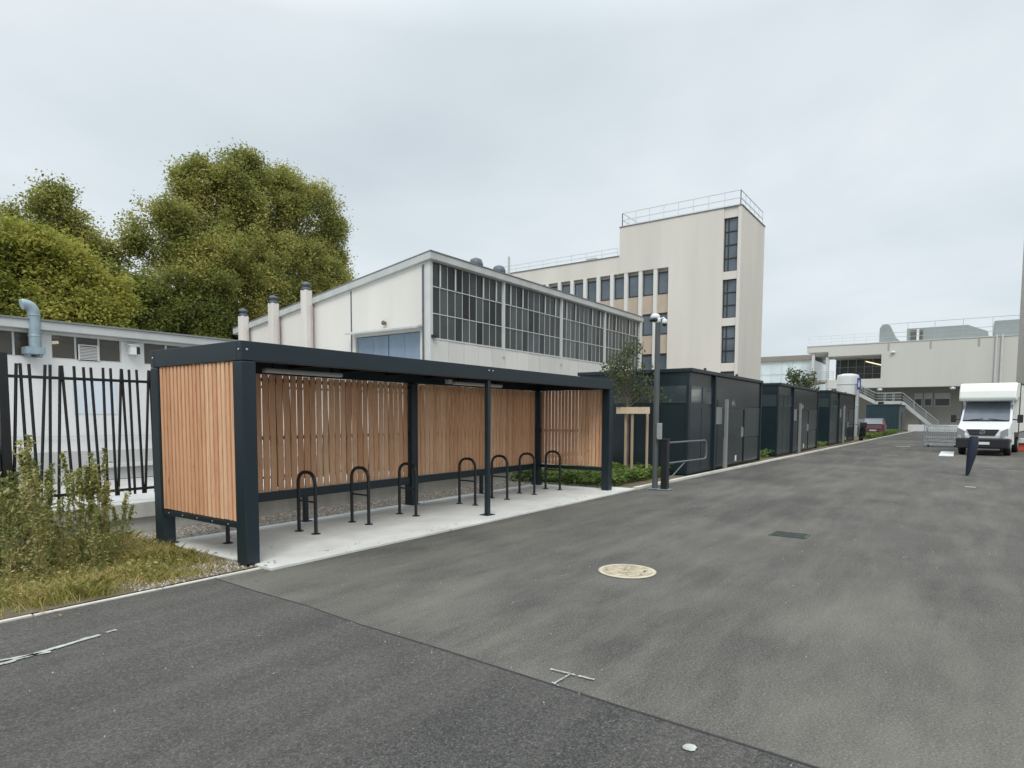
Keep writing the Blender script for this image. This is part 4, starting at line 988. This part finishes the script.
# red hatchback seen from behind (local: rear towards -x)
car = empty('red_car', (60.6, 6.05, 0), R(3), 'dull red hatchback parked beside the teal container, rear facing us', 'car')
b = MB(); b.prism_y([(.02, .30), (0, .62), (.10, .95), (.5, 1.42), (.85, 1.49), (2.2, 1.47), (2.95, 1.02), (3.85, .86), (4.0, .55), (3.95, .28)], -.86, .86, lambda x, z: max(0, z-.92)*.28)
part_ = sub(b, 'body', M['red'], car, .05)
b = MB(); b.add([(.115, -.70, 1.0), (.115, .70, 1.0), (.46, .60, 1.40), (.46, -.60, 1.40)], [(0, 3, 2, 1)]); b.v = [(x-.03, y, z+.015) for x, y, z in b.v]; sub(b, 'rear_window', M['glasscar'], car)
b = MB(); b.box(-.03, .3, -.84, .84, .28, .50); sub(b, 'bumper', M['red'], car, .04)
b = MB(); b.box(-.04, -.031, -.25, .25, .42, .54); sub(b, 'number_plate', M['camwhite'], car)
for s in (-1, 1):
    b = MB(); b.box(.0, .12, s*.62, s*.83, .70, .98); sub(b, 'tail_light', paint('tail_light', (.35, .02, .02), .2), car, .02)
    for x in (.75, 3.2): b = MB(); wheel(b, x, s*.76, .30, .18); sub(b, 'wheel', None, car)
    b = MB(); b.add([(.65, s*.765, 1.02), (1.6, s*.765, 1.02), (1.6, s*.68, 1.38), (.85, s*.68, 1.38)], [(0, 1, 2, 3)]); b.v = [(x, y+s*.03, z) for x, y, z in b.v]; sub(b, 'side_window', M['glasscar'], car)
# motor scooter
mc = empty('motor_scooter', (48.2, 5.42, 0), R(12), 'black motor scooter parked at the end of the farthest shed', 'scooter')
for x in (.1, 1.35):
    b = MB(); wheel(b, x, 0, .25, .12); sub(b, 'wheel', None, mc)
b = MB(); b.prism_y([(-.15, .45), (-.2, .82), (.5, .86), (.62, .45), (1.0, .34), (1.12, .95), (1.2, .95), (1.3, .30), (.5, .22), (.0, .30)], -.19, .19); sub(b, 'body', M['black'], mc, .05)
b = MB(); b.box(-.25, .55, -.16, .16, .83, .93); sub(b, 'seat', M['cap'], mc, .04)
b = MB(); b.tube([(1.15, -.33, 1.08), (1.1, 0, 1.02), (1.15, .33, 1.08)], .02, 8); b.tube([(1.1, 0, 1.0), (1.38, 0, .3)], .03, 8); sub(b, 'handlebar', M['frame2'], mc)
b = MB(); b.box(1.12, 1.16, -.2, .2, 1.05, 1.45); sub(b, 'windshield', M['glasscar'], mc)
b = MB(); b.box(-.55, -.2, -.2, .2, .9, 1.25); sub(b, 'top_box', M['black'], mc, .04)
b = MB(); b.lathe((.85, -.42, .95), [(.02, 0), (.1, .02), (.12, .05)], 12)

# crowd barriers
def barrier(x, y, rz, lb):
    r = empty('crowd_barrier', (x, y, 0), rz, lb, 'barrier', 'metal crowd barriers beside the van'); r.scale = (.72, 1, 1)
    b = MB(); b.tube([(-1.1, 0, .12), (-1.1, 0, 1.02), (-1.02, 0, 1.1), (1.02, 0, 1.1), (1.1, 0, 1.02), (1.1, 0, .12)], .018, 8); b.tube([(-1.1, 0, .25), (1.1, 0, .25)], .02, 6); sub(b, 'frame', M['galv'], r)
    b = MB()
    for k in range(1, 16): xx = -1.1+k*2.2/16; b.tube([(xx, 0, .25), (xx, 0, 1.1)], .009, 5)
    sub(b, 'bars', M['galv'], r)
    for s in (-1, 1):
        b = MB(); b.tube([(s*.8, -.3, .02), (s*.8, -.1, .12), (s*.8, .1, .12), (s*.8, .3, .02)], .022, 6); sub(b, 'foot', M['galv'], r)
    return r
barrier(42.6, .85, R(62), 'metal crowd barrier nearest the van front')
barrier(44.6, 1.05, R(70), 'metal crowd barrier behind the nearest one, side by side')
barrier(48.5, 1.3, R(58), 'metal crowd barrier standing farthest back toward the stairs')
tr = empty('pallet_trolley', (41.2, .85, 0), R(90), 'low pale metal trolley with slatted shelves among the crowd barriers', 'trolley')
b = MB(); b.box(-.75, .75, -.35, .35, .10, .16); b.box(-.7, .7, -.3, .3, .5, .54); b.box(-.7, .7, -.3, .3, .9, .94); sub(b, 'shelf', M['galv'], tr)
b = MB()
for sx_ in (-.68, .68):
    for sy_ in (-.28, .28): b.tube([(sx_, sy_, .161), (sx_, sy_, 1.05)], .02, 6)
sub(b, 'frame', M['galv'], tr)
for sx_ in (-.6, .6):
    b = MB(); b.lathe((sx_, -.3, .05), [(.05, 0), (.05, .04)], 10, 'y'); sub(b, 'castor', M['black'], tr)

# ------------------------------------------------------------------ far building across the road end
XF = 88.; fb = empty('far_building', (XF, 5, 0), 0, 'long pale concrete building with roof railing closing the end of the road', 'building')
b = MB()
b.box(XF, 100, -14, 8.2, 5.15, 10.5); b.box(XF, 100, 8.2, 14.0, 9.15, 10.5); b.box(XF, 100, 8.2, 14.0, 5.15, 6.25)
b.box(XF, 100, 14.0, 16.5, 9.75, 10.5); b.box(XF+6, 100, 8.201, 13.999, 6.25, 9.15)
part(b, 'wall', M['farwall'], fb)
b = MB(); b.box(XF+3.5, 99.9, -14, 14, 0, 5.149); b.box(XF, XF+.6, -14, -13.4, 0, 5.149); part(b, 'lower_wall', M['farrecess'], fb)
b = MB(); b.box(XF-.06, 100.1, -14, 16.55, 10.501, 10.60); part(b, 'coping', M['whiteframe'], fb)
for y0_, y1_ in ((4.0, 4.85), (3.0, 3.85), (1.2, 2.8), (-2, -.5)):
    b = MB(); b.box(XF+3.42, XF+3.49, y0_, y1_, 2.9, 4.5); b_ = part(b, 'window', M['whiteframe'], fb)
    b = MB(); b.box(XF+3.40, XF+3.415, y0_+.1, y1_-.1, 3.0, 3.8); g = b.build('pane', M['glass_hall']); g.parent = b_
b = MB()
for k in range(6): y = 8.7+k*.95; b.box(XF+5.90, XF+5.98, y, y+.06, 6.26, 9.1)
for z in (7.2, 8.1): b.box(XF+5.9, XF+5.97, 8.25, 13.95, z, z+.05)
f = part(b, 'terrace_glazing', M['railgrey'], fb)
b = MB(); b.box(XF+5.985, XF+5.998, 8.25, 13.95, 6.26, 9.1); g = b.build('pane', M['glass_hall']); g.parent = f
for y in (13.95, 15.6):
    b = MB(); b.box(XF+.2, XF+.55, y, y+.35, 0, 9.74 if y > 14 else 9.1); part(b, 'column', M['whiteframe'], fb)
b = MB(); b.beam((XF+5.0, 10.4, 8.75), (XF+5.0, 8.6, 8.2), .12, .12); part(b, 'strip_lamp', emis('warm_strip', (1, .85, .6), 1.0), fb)
railing('roof_railing', [(XF+.2, 16.4, 10.6), (XF+.2, 8.6, 10.6)], 1.15, M['rail'], fb, sp=1.4, rails=(1, .66, .33), r=.028)
railing('roof_railing', [(XF+.2, 8.3, 10.6), (XF+.2, -13, 10.6)], 2.1, M['railgrey'], fb, sp=2.6, rails=(1, .5, .25), r=.026)
railing('terrace_railing', [(XF+.2, 16.3, 6.3), (XF+.2, 13.4, 6.3)], 1.0, M['galv'], fb, sp=.7, rails=(1, .75, .5, .25), r=.02)
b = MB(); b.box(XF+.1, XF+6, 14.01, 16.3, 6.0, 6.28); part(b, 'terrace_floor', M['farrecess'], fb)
# roof plant
b = MB(); pr_ = [(8.7, 10.6), (8.7, 12.5), (8.45, 12.85), (8.0, 12.95), (7.65, 12.8), (7.35, 12.1), (7.0, 11.3), (6.6, 10.9), (6.1, 10.6)]
b.add([(XF+2, y, z) for y, z in pr_]+[(XF+4, y, z) for y, z in pr_], [tuple(range(9)), tuple(range(17, 8, -1))]+[(i, i+9, (i+1) % 9+9, (i+1) % 9) for i in range(9)]); part(b, 'curved_roof_hood', M['roofgrey'], fb)
b = MB(); b.box(XF+3, XF+8, -.2, 5.9, 10.6, 12.35); b.add([(XF+3, y, z) for y, z in ((-.2, 10.6), (-.2, 12.3), (-2.0, 11.5), (-2.2, 10.6))]+[(XF+8, y, z) for y, z in ((-.2, 10.6), (-.2, 12.3), (-2.0, 11.5), (-2.2, 10.6))], [(0, 1, 2, 3), (7, 6, 5, 4), (0, 4, 5, 1), (1, 5, 6, 2), (2, 6, 7, 3), (3, 7, 4, 0)])
b.box(XF+3, XF+7, -12, -2.6, 10.6, 12.6); part(b, 'roof_plant_room', M['roofgrey'], fb)
b = MB(); b.box(XF+2.93, XF+2.995, 4.9, 5.5, 10.7, 12.1); b.box(XF+2.93, XF+2.995, 4.25, 4.6, 10.7, 12.1); part(b, 'plant_door', paint('dark_louvre', (.10, .10, .08), .6), fb)
b = MB(); b.box(XF+2.90, XF+2.995, 4.62, 4.88, 10.62, 12.2); part(b, 'white_panel', M['camwhite'], fb)
for y in (-2.75, -3.25): b = MB(); b.tube([(XF-.1, y, 5.2), (XF-.1, y, 10.7)], .11, 10); part(b, 'downpipe', M['whiteframe'], fb)
for y in (7.5, 3.3, -1.2): b = MB(); b.box(XF-.012, XF-.002, y-.1, y+.1, 9.5, 10.4); part(b, 'overflow_spout', M['farrecess'], fb)
for y in (8.25, 1.0):
    b = MB(); b.lathe((XF+.3, y, 4.75), [(.05, 0), (.26, .05), (.32, .18), (.26, .34), (.06, .39)], 14); part(b, 'globe_lamp', M['camwhite'], fb)
b = MB(); b.lathe((XF-.1, 7.0, 9.2), [(.2, 0), (.25, .1), (.2, .2)], 12); part(b, 'wall_camera', M['camwhite'], fb)
# footbridge / pale glass link at left
ln = empty('glass_link', (95, 18, 0), 0, 'low pale glass link building with flat brown roof left of the far building', 'building')
b = MB(); b.box(94, 104, 16.6, 34, 9.35, 10.05); part(b, 'roof', M['brown'], ln)
b = MB(); b.box(94.3, 103, 16.7, 33.8, 0, 9.34); part(b, 'glass_wall', M['paleglass'], ln)
b = MB()
for k in range(13): b.box(94.2, 94.29, 16.8+k*1.35, 16.87+k*1.35, 4, 9.34)
for z in (5.9, 7.6): b.box(94.16, 94.195, 16.8, 33.8, z, z+.07)
part(b, 'mullions', M['rail'], ln)
b = MB(); b.box(93.6, 93.8, 16.7, 33.8, 0, 5.2); b.box(93.3, 93.59, 21.6, 23.3, 4.5, 6.0); part(b, 'parapet', M['camwhite'], ln)
railing('railing', [(93.7, 16.8, 5.2), (93.7, 33.8, 5.2)], 1.2, M['railgrey'], ln, sp=1.6, rails=(1, .6), r=.02)
# outdoor stairs
st = empty('outdoor_stairs', (84, 5, 0), 0, 'outdoor staircase with grey railings descending in front of the far building', 'stairs')
def sy(k): return 0
b = MB()
pA, pB, pC, pD = (10.8, 4.75), (8.5, 3.45), (5.8, 3.45), (2.2, .15)
def flight(a, c, n):
    for i in range(n):
        u0, u1 = i/n, (i+1)/n; y0_, y1_ = a[0]+(c[0]-a[0])*u0, a[0]+(c[0]-a[0])*u1; z = a[1]+(c[1]-a[1])*u1
        b.box(86.35, 87.85, y0_, y1_+.001*i, z-.16, z)
flight(pA, pB, 7); b.box(86.35, 87.85, 5.8, 8.5, 3.27, 3.44); flight(pC, pD, 20); part(b, 'steps', M['galv'], st)
b = MB()
for x in (86.25, 87.9):
    for a, c in ((pA, pB), (pB, pC), (pC, pD)):
        b.beam((x, a[0], a[1]-.15), (x, c[0], c[1]-.15), .08, .34)
part(b, 'stringer', M['fascia'], st)
for x in (86.25, 87.9):
    b = MB()
    for a, c in ((pA, pB), (pB, pC), (pC, pD)):
        for q in (.35, .65, 1.0): b.beam((x, a[0], a[1]+q), (x, c[0], c[1]+q), .06 if q == 1 else .03, .06 if q == 1 else .03)
        n = max(1, int(abs(a[0]-c[0])/.9))
        for k in range(n+1): u = k/n; y = a[0]+(c[0]-a[0])*u; z = a[1]+(c[1]-a[1])*u; b.beam((x, y, z-.1), (x, y, z+1), .05)
    part(b, 'railing', M['galv'], st)
for y, h in ((10.5, 4.4), (6.5, 3.2), (4.0, 1.6)): b = MB(); b.box(86.9, 87.2, y-.1, y+.1, 0, h); part(b, 'support', M['fascia'], st)
b = MB(); b.box(86.35, 87.9, 10.8, 13, 4.55, 4.75); part(b, 'landing', M['fascia'], st)
b = MB(); b.box(85.0, 85.3, .2, 5.0, -.02, .75); tag(b.build('low_white_wall', M['camwhite']), 'low white wall at the foot of the outdoor stairs', 'wall')
# small tree beyond the sheds
sb = empty('small_tree', (66, 12.7, 0), 0, 'small sparse tree rising behind the middle dark sheds', 'tree')
b = MB(); b.tube([(66, 12.7, 0), (66.1, 12.7, 3.2), (66, 12.75, 5.6)], [.12, .09, .03], 8); tp = []
for k in range(12):
    a = random.uniform(0, 6.28); p0 = Vector((66, 12.7, random.uniform(3.2, 5.2))); p1 = p0+Vector((math.cos(a)*1.1, math.sin(a)*1.1, random.uniform(.4, 1.2))); b.tube([p0, p1], [.04, .015], 5); tp += [p1, p0.lerp(p1, .6)]
part(b, 'trunk', M['bark'], sb)
P(quads('crown', np.concatenate([np.array(q)+rng.normal(scale=.28, size=(26, 3)) for q in tp]), .22, M['leaf_young'], up=.1), sb)

# ------------------------------------------------------------------ tall building at the right edge
rbld = empty('tall_building', (44, -3.2, 0), 0, 'tall beige building edge with ribbed cladding at the right border', 'building')
b = MB(); b.box(44, 60, -16, -3.2, 0, 26); part(b, 'wall', M['ribbed'], rbld)
b = MB()
for k in range(40): b.box(44.1+k*.4, 44.3+k*.4, -3.195, -3.15, .3, 26)
part(b, 'ribs', M['ribbed'], rbld)
b = MB(); b.box(54, 55.6, -3.14, -3.10, 1.5, 3.0); sg = b.build('blue_sign', M['bluesign']); tag(sg, 'dark blue sign on the ribbed wall at the right border', 'sign')
b = MB(); b.box(54.1, 55.5, -3.098, -3.09, 2.6, 2.68); P(b.build('sign_line', M['camwhite']), sg)
